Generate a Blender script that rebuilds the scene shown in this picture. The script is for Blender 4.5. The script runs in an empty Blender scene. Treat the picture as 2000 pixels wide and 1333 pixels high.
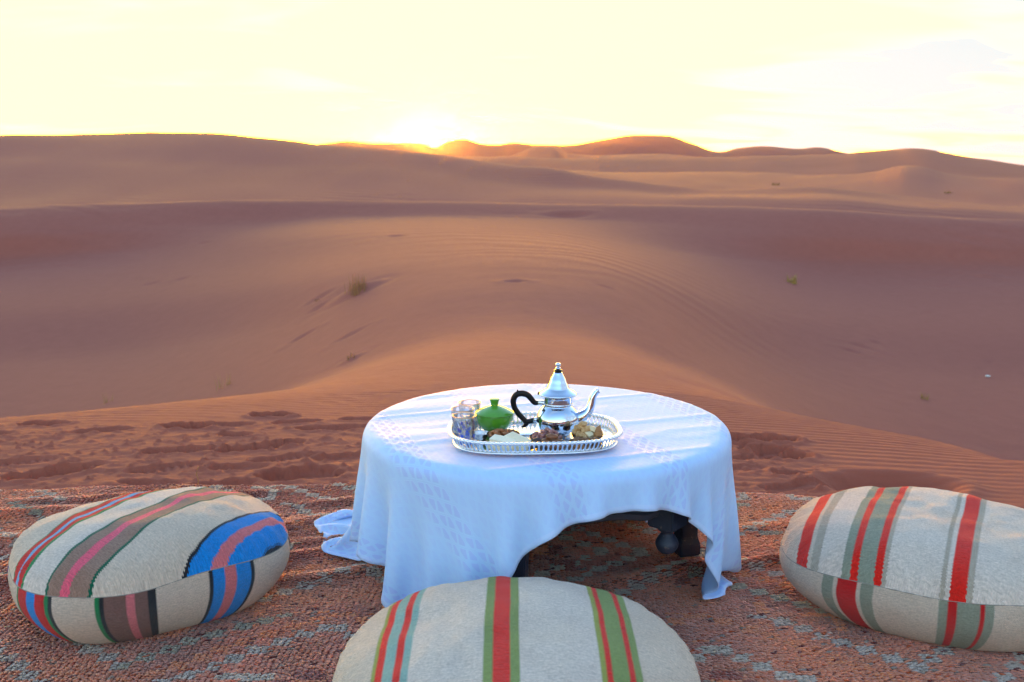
import bpy, bmesh, math, random
import numpy as np
from mathutils import Vector, Matrix

random.seed(11)
RNG = np.random.default_rng(11)
SC = bpy.context.scene
COL = SC.collection
rad = math.radians

# ------------------------------------------------------------------ camera
cam_data = bpy.data.cameras.new('camera')
cam_data.lens = 35.0
cam_data.sensor_width = 36.0
cam_data.clip_start = 0.05
cam_data.clip_end = 20000.0
cam = bpy.data.objects.new('camera', cam_data)
COL.objects.link(cam)
cam.location = (0.0, 0.0, 1.05)
cam.rotation_euler = (rad(90 - 10.2), 0.0, 0.0)
SC.camera = cam
cam_data.dof.use_dof = True
cam_data.dof.focus_distance = 2.35
cam_data.dof.aperture_fstop = 7.1

# ------------------------------------------------------------------ light
SUN_AZ = -4.4        # degrees from +Y towards +X
SUN_EL = 1.0
SKY_STRENGTH = 0.10
SUN_STRENGTH = 1.5
EXPOSURE = 4.62
VEIL_GLOW = 2.4
VEIL_B = (0.285, 0.315)
CLOUD_COLOR = (0.300, 0.340, 0.385, 1)
CLOUD_SHIFT = (22.2, 11.4, 13.8)
HAZE_COLOR = (1.0, 0.68, 0.42, 1)
HAZE_DENSITY = 0.00002
HAZE_G = 0.978
CLOTH_ROT = 20.0
CLOTH_OFF = (-0.05, 0.14)
CLOTH_LEAN = 83.0
CLOTH_STEPS = 150
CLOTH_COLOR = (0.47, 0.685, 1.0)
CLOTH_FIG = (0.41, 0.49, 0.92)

world = bpy.data.worlds.new('World')
SC.world = world
world.use_nodes = True
wn = world.node_tree.nodes
wl = world.node_tree.links
for n in list(wn):
    wn.remove(n)
w_out = wn.new('ShaderNodeOutputWorld')
w_bg = wn.new('ShaderNodeBackground')
sky = wn.new('ShaderNodeTexSky')
sky.sky_type = 'NISHITA'
sky.sun_disc = False
sky.sun_elevation = rad(SUN_EL)
sky.sun_rotation = rad(SUN_AZ)
sky.altitude = 700
sky.air_density = 1.0
sky.dust_density = 0.8
sky.ozone_density = 1.6
w_bg.inputs['Strength'].default_value = SKY_STRENGTH


def wmath(op, a, b=None, c=None, clamp=False):
    n = wn.new('ShaderNodeMath')
    n.operation = op
    n.use_clamp = clamp
    for i, v in enumerate((a, b, c)):
        if v is None:
            continue
        if isinstance(v, (int, float)):
            n.inputs[i].default_value = v
        else:
            wl.new(v, n.inputs[i])
    return n.outputs[0]


# desert dust low over the horizon scatters the sunset forward: towards the sun the sky
# turns cream (its blue held within a narrow range); away from it the plain sky stays
tc = wn.new('ShaderNodeTexCoord')
sep = wn.new('ShaderNodeSeparateXYZ')
wl.new(tc.outputs['Generated'], sep.inputs[0])
zc = wmath('MAXIMUM', sep.outputs['Z'], 0.0)


def wrange(v, a, b, c=0.0, d=1.0):
    n = wn.new('ShaderNodeMapRange')
    n.interpolation_type = 'SMOOTHSTEP'
    wl.new(v, n.inputs['Value'])
    for k, x in zip(('From Min', 'From Max', 'To Min', 'To Max'), (a, b, c, d)):
        n.inputs[k].default_value = x
    return n.outputs['Result']


sunward = wmath('ADD', wmath('MULTIPLY', sep.outputs['X'], math.sin(rad(SUN_AZ))),
                wmath('MULTIPLY', sep.outputs['Y'], math.cos(rad(SUN_AZ))))
veil = wmath('MULTIPLY', wrange(sunward, 0.1, 0.75), wrange(zc, 0.16, 0.42, 1.0, 0.0))
crgb = wn.new('ShaderNodeSeparateColor')
wl.new(sky.outputs['Color'], crgb.inputs[0])
cream = wn.new('ShaderNodeCombineColor')
wl.new(wmath('MULTIPLY', crgb.outputs[0], VEIL_GLOW), cream.inputs[0])
wl.new(wmath('MULTIPLY', wmath('MAXIMUM', crgb.outputs[1], wmath('MULTIPLY', crgb.outputs[0], 0.55)), VEIL_GLOW * 0.68), cream.inputs[1])
wl.new(wmath('MINIMUM', wmath('MAXIMUM', crgb.outputs[2], VEIL_B[0]), VEIL_B[1]), cream.inputs[2])
vm = wn.new('ShaderNodeMix')
vm.data_type = 'RGBA'
wl.new(veil, vm.inputs[0])
wl.new(sky.outputs['Color'], vm.inputs[6])
wl.new(cream.outputs[0], vm.inputs[7])

# thin cloud sheets: noise laid out on a flat layer overhead, thickest towards the north
den = wmath('ADD', zc, 0.10)
comb = wn.new('ShaderNodeCombineXYZ')
cxx = wmath('DIVIDE', sep.outputs['X'], den)
wl.new(cxx, comb.inputs[0])
wl.new(wmath('MULTIPLY', wmath('DIVIDE', sep.outputs['Y'], den), 1.3), comb.inputs[1])
cn = wn.new('ShaderNodeTexNoise')
cn.inputs['Scale'].default_value = 0.8
cn.inputs['Detail'].default_value = 3
cn.inputs['Roughness'].default_value = 0.5
cn.inputs['Distortion'].default_value = 0.6
cmap = wn.new('ShaderNodeMapping')
cmap.inputs['Location'].default_value = CLOUD_SHIFT
wl.new(comb.outputs[0], cmap.inputs[0])
wl.new(cmap.outputs[0], cn.inputs['Vector'])
bank = wrange(cxx, 0.2, 2.2, -0.15, 0.08)
cmask = wrange(wmath('ADD', cn.outputs['Fac'], bank), 0.42, 0.60, 0.0, 0.985)
cl = wn.new('ShaderNodeMix')
cl.data_type = 'RGBA'
cl.inputs[7].default_value = CLOUD_COLOR
wl.new(cmask, cl.inputs[0])
wl.new(vm.outputs[2], cl.inputs[6])
wl.new(cl.outputs[2], w_bg.inputs['Color'])
wl.new(w_bg.outputs[0], w_out.inputs['Surface'])

sun_data = bpy.data.lights.new('sun_lamp', 'SUN')
sun_data.energy = SUN_STRENGTH
sun_data.angle = rad(0.53)
sun_data.color = (1.0, 0.38, 0.05)
sun_lamp = bpy.data.objects.new('sun_lamp', sun_data)
COL.objects.link(sun_lamp)
sdir = Vector((math.sin(rad(SUN_AZ)) * math.cos(rad(SUN_EL)),
               math.cos(rad(SUN_AZ)) * math.cos(rad(SUN_EL)),
               math.sin(rad(SUN_EL))))
sun_lamp.rotation_euler = sdir.to_track_quat('Z', 'Y').to_euler()
sun_lamp.location = (-20, 200, 40)

vs = SC.view_settings
vs.view_transform = 'Standard'
vs.look = 'None'
vs.gamma = 1.0
vs.use_curve_mapping = False
vs.exposure = EXPOSURE
SC.cycles.use_denoising = True
SC.cycles.max_bounces = 10
SC.cycles.transparent_max_bounces = 24
SC.cycles.sample_clamp_indirect = 8.0

# ------------------------------------------------------------------ helpers
def s2l(c):
    """sRGB 0..255 -> linear"""
    r = []
    for v in c[:3]:
        v = v / 255.0
        r.append(v / 12.92 if v <= 0.04045 else ((v + 0.055) / 1.055) ** 2.4)
    return tuple(r)


def tag(o, label=None, cat=None, group=None, kind=None):
    if label:
        o['label'] = label
    if cat:
        o['category'] = cat
    if group:
        o['group'] = group
    if kind:
        o['kind'] = kind
    return o


def empty(name, loc=(0, 0, 0), rz=0.0):
    o = bpy.data.objects.new(name, None)
    o.empty_display_size = 0.05
    COL.objects.link(o)
    o.location = loc
    o.rotation_euler = (0, 0, rz)
    return o


def mesh_obj(name, verts, faces, mat=None, parent=None, smooth=True, loc=None):
    me = bpy.data.meshes.new(name)
    me.from_pydata([tuple(v) for v in verts], [], faces)
    me.validate()
    me.update()
    if smooth:
        me.polygons.foreach_set('use_smooth', np.ones(len(me.polygons), dtype=bool))
    o = bpy.data.objects.new(name, me)
    COL.objects.link(o)
    if mat:
        me.materials.append(mat)
    if parent:
        o.parent = parent
    if loc:
        o.location = loc
    return o


def grid_mesh(name, V, faces4, mat=None, parent=None, smooth=True):
    """big meshes: V (n,3) float array, faces4 (m,4) or (m,3) int array"""
    me = bpy.data.meshes.new(name)
    V = np.ascontiguousarray(V, dtype=np.float32)
    k = faces4.shape[1]
    me.vertices.add(len(V))
    me.vertices.foreach_set('co', V.ravel())
    me.loops.add(faces4.size)
    me.loops.foreach_set('vertex_index', np.ascontiguousarray(faces4, dtype=np.int32).ravel())
    me.polygons.add(len(faces4))
    me.polygons.foreach_set('loop_start', np.arange(0, faces4.size, k, dtype=np.int32))
    me.polygons.foreach_set('loop_total', np.full(len(faces4), k, dtype=np.int32))
    me.update(calc_edges=True)
    if smooth:
        me.polygons.foreach_set('use_smooth', np.ones(len(faces4), dtype=bool))
    o = bpy.data.objects.new(name, me)
    COL.objects.link(o)
    if mat:
        me.materials.append(mat)
    if parent:
        o.parent = parent
    return o


def quads(ni, nj, wrap_j=False):
    """quad indices for a grid with ni rows and nj columns"""
    i = np.arange(ni - 1)[:, None]
    jn = nj if wrap_j else nj - 1
    j = np.arange(jn)[None, :]
    j2 = (j + 1) % nj
    a = i * nj + j
    b = i * nj + j2
    c = (i + 1) * nj + j2
    d = (i + 1) * nj + j
    return np.stack([a, b, c, d], -1).reshape(-1, 4)


def lathe(name, prof, mat, parent=None, seg=48, loc=None, close=False):
    """prof: list of (r, z) bottom->top (outside), revolved about z"""
    vs_, fs = [], []
    n = len(prof)
    for i, (r, z) in enumerate(prof):
        for k in range(seg):
            a = 2 * math.pi * k / seg
            vs_.append((r * math.cos(a), r * math.sin(a), z))
    rng = range(n) if close else range(n - 1)
    for i in rng:
        i2 = (i + 1) % n
        for k in range(seg):
            k2 = (k + 1) % seg
            fs.append((i * seg + k, i * seg + k2, i2 * seg + k2, i2 * seg + k))
    return mesh_obj(name, vs_, fs, mat, parent, True, loc)


def smooth_prof(pts, n=6):
    """Catmull-Rom through profile points"""
    P = [pts[0]] + list(pts) + [pts[-1]]
    out = []
    for i in range(1, len(P) - 2):
        p0, p1, p2, p3 = [np.array(P[k], float) for k in (i - 1, i, i + 1, i + 2)]
        for t in np.linspace(0, 1, n, endpoint=False):
            q = 0.5 * ((2 * p1) + (-p0 + p2) * t + (2 * p0 - 5 * p1 + 4 * p2 - p3) * t * t
                       + (-p0 + 3 * p1 - 3 * p2 + p3) * t ** 3)
            out.append(tuple(q))
    out.append(tuple(pts[-1]))
    return out


def tube(name, pts, radii, mat, parent=None, seg=14, caps=True, flat=1.0, up=(0, 1, 0)):
    """swept tube; flat scales the section along the 'up' axis"""
    pts = [Vector(p) for p in pts]
    vs_, fs = [], []
    n = len(pts)
    upv = Vector(up)
    for i, p in enumerate(pts):
        t = (pts[min(i + 1, n - 1)] - pts[max(i - 1, 0)]).normalized()
        a = upv - t * upv.dot(t)
        a.normalize()
        b = t.cross(a)
        r = radii[i] if hasattr(radii, '__len__') else radii
        for k in range(seg):
            w = 2 * math.pi * k / seg
            vs_.append(p + a * (math.cos(w) * r * flat) + b * (math.sin(w) * r))
    for i in range(n - 1):
        for k in range(seg):
            k2 = (k + 1) % seg
            fs.append((i * seg + k, i * seg + k2, (i + 1) * seg + k2, (i + 1) * seg + k))
    if caps:
        fs.append(tuple(range(seg))[::-1])
        fs.append(tuple((n - 1) * seg + k for k in range(seg)))
    return mesh_obj(name, vs_, fs, mat, parent)


def bm_obj(name, bm, mat=None, parent=None, smooth=False, loc=None):
    me = bpy.data.meshes.new(name)
    bmesh.ops.recalc_face_normals(bm, faces=bm.faces)
    bm.to_mesh(me)
    bm.free()
    if smooth:
        me.polygons.foreach_set('use_smooth', np.ones(len(me.polygons), dtype=bool))
    o = bpy.data.objects.new(name, me)
    COL.objects.link(o)
    if mat:
        me.materials.append(mat)
    if parent:
        o.parent = parent
    if loc:
        o.location = loc
    return o


# value noise ------------------------------------------------------------
_T = np.random.default_rng(5).random((257, 257))
_T[256, :] = _T[0, :]
_T[:, 256] = _T[:, 0]


def vnoise(x, y):
    xi = np.floor(x).astype(int)
    yi = np.floor(y).astype(int)
    fx = x - xi
    fy = y - yi
    fx = fx * fx * fx * (fx * (fx * 6 - 15) + 10)
    fy = fy * fy * fy * (fy * (fy * 6 - 15) + 10)
    xi %= 256
    yi %= 256
    return ((_T[xi, yi] * (1 - fx) + _T[xi + 1, yi] * fx) * (1 - fy)
            + (_T[xi, yi + 1] * (1 - fx) + _T[xi + 1, yi + 1] * fx) * fy) * 2 - 1


def fbm(x, y, oct_=4, gain=0.5):
    s = np.zeros_like(x, dtype=float)
    a = 1.0
    for k in range(oct_):
        s += a * vnoise(x + 17.3 * k, y + 9.1 * k)
        x = x * 2.03
        y = y * 2.03
        a *= gain
    return s


def sstep(a, b, x):
    t = np.clip((x - a) / (b - a), 0, 1)
    return t * t * (3 - 2 * t)


# materials --------------------------------------------------------------
class NT:
    """small wrapper to write node materials briefly"""

    def __init__(self, name):
        self.m = bpy.data.materials.new(name)
        self.m.use_nodes = True
        self.t = self.m.node_tree
        for n in list(self.t.nodes):
            self.t.nodes.remove(n)
        self.out = self.t.nodes.new('ShaderNodeOutputMaterial')
        self.p = self.t.nodes.new('ShaderNodeBsdfPrincipled')
        self.t.links.new(self.p.outputs[0], self.out.inputs['Surface'])

    def n(self, kind, **kw):
        nd = self.t.nodes.new(kind)
        for k, v in kw.items():
            setattr(nd, k, v)
        return nd

    def put(self, sock, v):
        if v is None:
            return
        if hasattr(v, 'is_output') or isinstance(v, bpy.types.NodeSocket):
            self.t.links.new(v, sock)
        else:
            if isinstance(v, tuple) and len(v) == 3 and sock.type == 'RGBA':
                v = v + (1.0,)
            sock.default_value = v

    def set(self, **kw):
        for k, v in kw.items():
            self.put(self.p.inputs[k.replace('_', ' ')], v)
        return self

    def math(self, op, a, b=None, c=None, clamp=False):
        nd = self.n('ShaderNodeMath', operation=op, use_clamp=clamp)
        self.put(nd.inputs[0], a)
        self.put(nd.inputs[1], b)
        self.put(nd.inputs[2], c)
        return nd.outputs[0]

    def mix(self, fac, a, b, mode='MIX'):
        nd = self.n('ShaderNodeMix', data_type='RGBA', blend_type=mode)
        self.put(nd.inputs[0], fac)
        self.put(nd.inputs[6], a)
        self.put(nd.inputs[7], b)
        return nd.outputs[2]

    def noise(self, scale, detail=3, rough=0.5, vec=None, dist=0.0):
        nd = self.n('ShaderNodeTexNoise')
        nd.inputs['Scale'].default_value = scale
        nd.inputs['Detail'].default_value = detail
        nd.inputs['Roughness'].default_value = rough
        nd.inputs['Distortion'].default_value = dist
        if vec is not None:
            self.t.links.new(vec, nd.inputs['Vector'])
        return nd.outputs['Fac']

    def rng(self, v, a, b, c=0.0, d=1.0, smooth=False):
        nd = self.n('ShaderNodeMapRange')
        if smooth:
            nd.interpolation_type = 'SMOOTHSTEP'
        self.put(nd.inputs['Value'], v)
        for k, x in zip(('From Min', 'From Max', 'To Min', 'To Max'), (a, b, c, d)):
            nd.inputs[k].default_value = x
        return nd.outputs['Result']

    def coord(self, which='Object'):
        return self.n('ShaderNodeTexCoord').outputs[which]

    def sepxyz(self, v):
        nd = self.n('ShaderNodeSeparateXYZ')
        self.t.links.new(v, nd.inputs[0])
        return nd.outputs

    def comb(self, x, y, z=0.0):
        nd = self.n('ShaderNodeCombineXYZ')
        self.put(nd.inputs[0], x)
        self.put(nd.inputs[1], y)
        self.put(nd.inputs[2], z)
        return nd.outputs[0]

    def bump(self, h, strength=0.3, dist=0.01, normal=None):
        nd = self.n('ShaderNodeBump')
        nd.inputs['Strength'].default_value = strength
        nd.inputs['Distance'].default_value = dist
        self.put(nd.inputs['Height'], h)
        if normal is not None:
            self.put(nd.inputs['Normal'], normal)
        return nd.outputs[0]


def simple(name, col, rough=0.6, var=0.15, scale=40, bump=0.0, metallic=0.0, **kw):
    m = NT(name)
    f = m.noise(scale, 4, 0.6, m.coord())
    dark = tuple(c * (1 - var) for c in col)
    lite = tuple(min(1, c * (1 + var)) for c in col)
    m.set(Base_Color=m.mix(f, dark, lite), Roughness=rough, Metallic=metallic, **kw)
    if bump:
        m.set(Normal=m.bump(f, bump, 0.002))
    return m.m

# ------------------------------------------------------------------ dunes
# Each line runs across the valley from left to right: (x / y, distance y, height z)
DUNE_LINES = [
    [(-0.7202, 2.6, -0.012), (0.7202, 2.6, -0.012)],
    [(-0.7202, 3.6, -0.03), (0.7202, 3.5, -0.03)],
    [(-0.7455, 4, -0.101), (-0.5307, 4.15, -0.063), (-0.4239, 4.3, -0.065), (-0.2749, 4.5, -0.058), (-0.1848, 4.7, -0.077), (-0.0791, 4.9, -0.077), (0, 5, -0.073), (0.079, 5, -0.078), (0.1584, 4.75, -0.079), (0.2384, 4.3, -0.06), (0.3187, 4.05, -0.054), (0.4262, 3.8, -0.052), (0.5345, 3.55, -0.05), (0.7532, 3.35, -0.118)],
    [(-0.7202, 6.23, -1.058), (-0.5144, 6.42, -0.875), (-0.4115, 6.42, -0.737), (-0.2675, 6.42, -0.527), (-0.2058, 6.42, -0.38), (-0.1543, 6.42, -0.297), (-0.0772, 6.42, -0.206), (0, 6.42, -0.16), (0.0772, 6.33, -0.169), (0.1543, 6.14, -0.252), (0.2315, 5.96, -0.371), (0.3086, 5.77, -0.517), (0.4115, 5.68, -0.701), (0.5144, 5.68, -0.875), (0.7202, 5.68, -1.104)],
    [(-0.7202, 9.49, -1.798), (-0.5144, 9.49, -1.625), (-0.4115, 9.32, -1.426), (-0.2675, 8.68, -0.994), (-0.2058, 8.29, -0.73), (-0.1543, 8.02, -0.53), (-0.0772, 7.86, -0.321), (0, 7.81, -0.223), (0.0772, 7.78, -0.254), (0.1543, 7.92, -0.468), (0.2315, 8.27, -0.799), (0.3086, 8.62, -1.19), (0.4115, 8.98, -1.6), (0.5144, 9.32, -1.84), (0.7202, 9.49, -2.013)],
    [(-0.7357, 12.98, -1.69), (-0.525, 12.98, -1.621), (-0.4194, 12.98, -1.517), (-0.2715, 11.79, -0.999), (-0.1558, 10.27, -0.438), (-0.0777, 9.88, -0.205), (0, 9.79, -0.128), (0.0776, 9.7, -0.163), (0.156, 10.25, -0.477), (0.2353, 11.46, -1.045), (0.3149, 12.52, -1.506), (0.4208, 12.82, -1.726), (0.5267, 12.98, -1.865), (0.7381, 12.98, -1.935)],
    [(-0.7279, 15.62, -1.295), (-0.5197, 15.62, -1.254), (-0.4154, 15.62, -1.172), (-0.2693, 14.27, -0.755), (-0.1548, 12.34, -0.287), (-0.0773, 12.02, -0.14), (0, 11.83, -0.073), (0.0773, 11.68, -0.125), (0.1552, 12.27, -0.438), (0.2339, 13.68, -0.966), (0.3124, 15.04, -1.326), (0.4168, 15.62, -1.476), (0.5214, 15.62, -1.542), (0.7303, 15.62, -1.583)],
    [(-0.7246, 18.02, -1.183), (-0.5172, 18.02, -1.108), (-0.4133, 18.02, -0.996), (-0.268, 16.71, -0.631), (-0.1543, 14.53, -0.24), (-0.0771, 13.84, -0.121), (0, 13.68, -0.08), (0.0772, 13.41, -0.154), (0.1549, 13.8, -0.46), (0.233, 15.7, -0.937), (0.3109, 17.52, -1.231), (0.4145, 18.02, -1.296), (0.5183, 18.02, -1.324), (0.7258, 18.02, -1.352)],
    [(-0.7214, 20.27, -0.957), (-0.515, 20.27, -0.884), (-0.4116, 20.27, -0.78), (-0.2669, 19.12, -0.43), (-0.1537, 17.54, -0.147), (-0.0769, 17.21, -0.107), (0, 17.21, -0.124), (0.077, 17.05, -0.227), (0.1543, 17.64, -0.497), (0.2318, 18.99, -0.811), (0.3091, 20.16, -0.926), (0.4122, 20.27, -0.957), (0.5155, 20.27, -1.01), (0.7219, 20.27, -1.041)],
    [(-0.7187, 20.62, -0.547), (-0.513, 20.6, -0.461), (-0.41, 20.97, -0.381), (-0.2662, 21.33, -0.275), (-0.1534, 21.7, -0.121), (-0.0767, 21.7, -0.088), (0, 21.33, -0.101), (0.0767, 20.97, -0.156), (0.1536, 20.6, -0.23), (0.2306, 20.54, -0.352), (0.3078, 20.61, -0.462), (0.4108, 20.62, -0.578), (0.514, 20.62, -0.695), (0.7201, 20.62, -0.78)],
    [(-0.7153, 22.07, -0.074), (-0.5103, 22.43, 0.055), (-0.408, 22.8, 0.12), (-0.2651, 23.17, 0.175), (-0.1529, 23.54, 0.185), (-0.0765, 23.54, 0.173), (0, 23.17, 0.14), (0.0765, 22.8, 0.097), (0.1531, 22.43, 0.089), (0.2296, 22.43, 0.067), (0.3063, 22.07, 0.016), (0.4088, 22.07, -0.107), (0.5115, 22.07, -0.208), (0.717, 22.07, -0.377)],
    [(-0.7202, 27.63, -0.581), (-0.5144, 28, -0.58), (-0.2675, 28.35, -0.655), (0, 28.35, -0.731), (0.2315, 26.89, -0.736), (0.4115, 26.89, -0.89), (0.7202, 26.89, -1.12)],
    [(-0.7131, 36, -0.182), (-0.5095, 36, -0.237), (-0.4076, 36, -0.201), (-0.2648, 36.23, -0.135), (-0.1527, 36.91, -0.12), (-0.0764, 36.91, -0.12), (0, 36.45, -0.106), (0.1019, 34.96, -0.129), (0.214, 33.22, -0.137), (0.3058, 32.52, -0.178), (0.4082, 31.83, -0.329), (0.5108, 31.83, -0.522), (0.7157, 31.83, -0.684)],
    [(-0.7077, 51.6, 1.479), (-0.506, 48.8, 1.213), (-0.4051, 47.4, 1.02), (-0.2636, 46, 0.745), (-0.152, 44.86, 0.798), (-0.0761, 43.27, 0.504), (0, 41.45, 0.194), (0.1017, 38.73, -0.003), (0.2138, 36.68, -0.076), (0.3056, 36.45, -0.143), (0.4079, 35.3, -0.355), (0.5105, 35.3, -0.587), (0.7153, 35.3, -0.748)],
    [(-0.7065, 58.6, 2.119), (-0.504, 60, 2.559), (-0.4433, 63.33, 2.8), (-0.3778, 66.67, 2.957), (-0.3124, 63.33, 2.768), (-0.252, 60, 2.559), (-0.2218, 59.16, 2.421), (-0.1817, 57.2, 2.093), (-0.1112, 54.4, 1.638), (-0.0506, 51.6, 1.3), (0, 48.24, 0.971), (0.1015, 42.59, 0.427), (0.1677, 40.55, 0.172), (0.2111, 39.64, 0.033), (0.3051, 40.09, 0.061), (0.3562, 40.09, -0.06), (0.3972, 39.64, -0.247), (0.4436, 38.73, -0.471), (0.5103, 38.27, -0.647), (0.7149, 38.27, -0.783)],
    [(-0.7202, 100, -0.17), (-0.5144, 100, -0.17), (-0.2572, 93.33, -0.525), (-0.1852, 86.67, -0.551), (-0.0772, 76.67, -0.929), (0, 66.67, -0.967), (0.1029, 53, -0.958), (0.2135, 48.8, -0.918), (0.3086, 48.8, -0.983), (0.4115, 48.8, -1.113), (0.7202, 48.8, -1.244)],
    [(-0.7202, 140, 0.56), (-0.5144, 140, 0.56), (-0.2572, 132, 0.572), (-0.182, 124, 2.081), (-0.1416, 120, 1.75), (-0.0759, 116, 1.554), (0, 109.6, 0.652), (0.0608, 100, 0.288), (0.1014, 93.33, 0.105), (0.1522, 93.33, 0.058), (0.2029, 93.33, 0.105), (0.2842, 86.67, -0.088), (0.3248, 84, -0.095), (0.3551, 81.33, 0.105), (0.3751, 80, 0.48), (0.3902, 78.67, 0.686), (0.4055, 77.33, 0.576), (0.4313, 74.67, 0.145), (0.4671, 70.67, -0.09), (0.5079, 66.67, -0.126), (0.7115, 63.33, -0.321)],
    [(-0.7202, 176.67, -1.054), (-0.2572, 176.67, -1.054), (-0.1852, 172.08, -1.544), (-0.0772, 167.5, -1.513), (0, 167.5, -2.021), (0.2058, 158.33, -2.438), (0.4115, 140, -2.24), (0.5144, 132, -2.159), (0.7202, 124, -2.515)],
    [(-0.7202, 250, 1.615), (-0.5144, 250, 1.615), (-0.2572, 250, 1.615), (-0.182, 250, 3.378), (-0.1214, 250, 2.757), (-0.0506, 245.42, 1.993), (-0.0101, 240.83, 2.215), (0.0506, 236.25, 1.84), (0.1265, 236.25, 1.958), (0.2024, 236.25, 2.076), (0.2832, 236.25, 2.428), (0.3236, 236.25, 2.78), (0.3437, 233.5, 3.224), (0.3738, 231.67, 3.782), (0.4041, 227.08, 3.841), (0.4296, 222.5, 3.232), (0.4654, 213.33, 1.976), (0.5065, 204.17, 0.513), (0.5576, 199.58, -0.272), (0.7099, 195, -0.729)],
    [(-0.7202, 400, -3.986), (-0.2572, 400, -3.986), (-0.0772, 400, -5.414), (0.1286, 378.57, -5.295), (0.3344, 378.57, -6.697), (0.7202, 378.57, -8.099)],
    [(-0.7202, 640, 4.561), (-0.2572, 640, 4.561), (-0.182, 640, 5.738), (-0.0759, 640, 5.101), (-0.0354, 610, 4.305), (-0.0076, 595, 3.337), (0.0101, 595, 6.886), (0.0303, 610, 10.664), (0.0429, 595, 9.543), (0.0556, 595, 5.704), (0.1011, 595, 4.817), (0.1517, 595, 5.408), (0.1922, 595, 3.633), (0.253, 595, 3.041), (0.7202, 595, -10.203)],
    [(-0.7202, 781.43, -5.587), (-0.2572, 781.43, -5.587), (0, 781.43, -7.47), (0.3344, 781.43, -11.236), (0.7202, 781.43, -16.885)],
    [(-0.7202, 1000, 10), (-0.3601, 1000, 10), (-0.2222, 1000, 15.819), (-0.1817, 1000, 19.286), (-0.1614, 1000, 21.265), (-0.1362, 1000, 19.286), (-0.106, 1000, 19.781), (-0.0878, 1000, 18.791), (-0.0758, 1000, 14.827), (-0.0636, 1000, 20.771), (-0.0479, 1000, 23.243), (-0.0303, 1000, 18.791), (-0.0151, 1000, 17.801), (0, 1000, 19.781), (0.0252, 1000, 17.801), (0.0505, 1000, 17.305), (0.0958, 1000, 23.738), (0.1209, 1000, 27.195), (0.1512, 1000, 26.701), (0.1766, 1000, 19.286), (0.2047, 1000, 10.858), (0.2222, 1000, 14.332), (0.2474, 1000, 16.314), (0.2829, 1000, 13.836), (0.3005, 1000, 15.323), (0.3286, 1000, 9.865), (0.3542, 1000, 4.396), (0.507, 1000, -6.574), (0.71, 1000, -8.574)],
    [(-0.7202, 1500, -20), (0.7202, 1500, -26)],
    [(-0.7202, 6000, -30), (0.7202, 6000, -30)],
]



def pchip_slopes(x, y):
    """monotone cubic slopes along the last axis"""
    h = np.diff(x, axis=-1)
    d = np.diff(y, axis=-1) / h
    m = np.zeros_like(y)
    w1 = 2 * h[..., 1:] + h[..., :-1]
    w2 = h[..., 1:] + 2 * h[..., :-1]
    same = d[..., 1:] * d[..., :-1] > 0
    with np.errstate(divide='ignore', invalid='ignore'):
        hm = (w1 + w2) / (w1 / d[..., :-1] + w2 / d[..., 1:])
    m[..., 1:-1] = np.where(same, hm, 0.0)
    m[..., 0] = d[..., 0]
    m[..., -1] = d[..., -1]
    return m


def hermite(x, xk, yk, mk, idx):
    x0, x1 = xk[idx], xk[idx + 1]
    h = x1 - x0
    t = (x - x0) / h
    return ((1 + 2 * t) * (1 - t) ** 2 * yk[idx] + t * (1 - t) ** 2 * h * mk[idx]
            + t * t * (3 - 2 * t) * yk[idx + 1] + t * t * (t - 1) * h * mk[idx + 1])


NU = 1600
US = np.linspace(-0.72, 0.72, NU)
KN = len(DUNE_LINES)
TY = np.zeros((NU, KN))
TZ = np.zeros((NU, KN))
for k, line in enumerate(DUNE_LINES):
    a = np.array(line)
    uu = np.clip(US, a[0, 0], a[-1, 0])
    idx = np.clip(np.searchsorted(a[:, 0], uu) - 1, 0, len(a) - 2)
    for src, dst in ((1, TY), (2, TZ)):
        m = pchip_slopes(a[:, 0], a[:, src]) if len(a) > 2 else np.full(2, (a[1, src] - a[0, src]) / (a[1, 0] - a[0, 0]))
        dst[:, k] = hermite(uu, a[:, 0], a[:, src], m, idx)
    # soften the kinks of the traced line
    ker = np.hanning(161 if k < 9 else (41 if k < 14 else 9))
    ker /= ker.sum()
    pad = len(ker) // 2
    for dst in (TY, TZ):
        dst[:, k] = np.convolve(np.pad(dst[:, k], pad, mode='edge'), ker, 'valid')
TL = np.log(TY)
# cubic through the lines: centred slopes, flattened where a line is a crest or a trough only a little
TM = pchip_slopes(TY, TZ)


def dune_front(x, y):
    """lofted height for points in front of the camera"""
    y = np.maximum(y, 2.61)
    u = np.clip(x / y, US[0], US[-1])
    f = (u - US[0]) / (US[1] - US[0])
    i = np.clip(f.astype(int), 0, NU - 2)
    f = (f - i)[:, None]
    out = np.empty(len(x))
    for s in range(0, len(x), 60000):
        e = slice(s, s + 60000)
        ii = i[e]
        ff = f[e]
        yk = TY[ii] * (1 - ff) + TY[ii + 1] * ff
        zk = TZ[ii] * (1 - ff) + TZ[ii + 1] * ff
        mk = TM[ii] * (1 - ff) + TM[ii + 1] * ff
        yy = y[e]
        k = np.clip((yk <= yy[:, None]).sum(1) - 1, 0, KN - 2)
        r = np.arange(len(k))
        x0, x1 = yk[r, k], yk[r, k + 1]
        h = x1 - x0
        t = np.clip((yy - x0) / h, 0, 1)
        out[e] = ((1 + 2 * t) * (1 - t) ** 2 * zk[r, k] + t * (1 - t) ** 2 * h * mk[r, k]
                  + t * t * (3 - 2 * t) * zk[r, k + 1] + t * t * (t - 1) * h * mk[r, k + 1])
    return out


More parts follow.
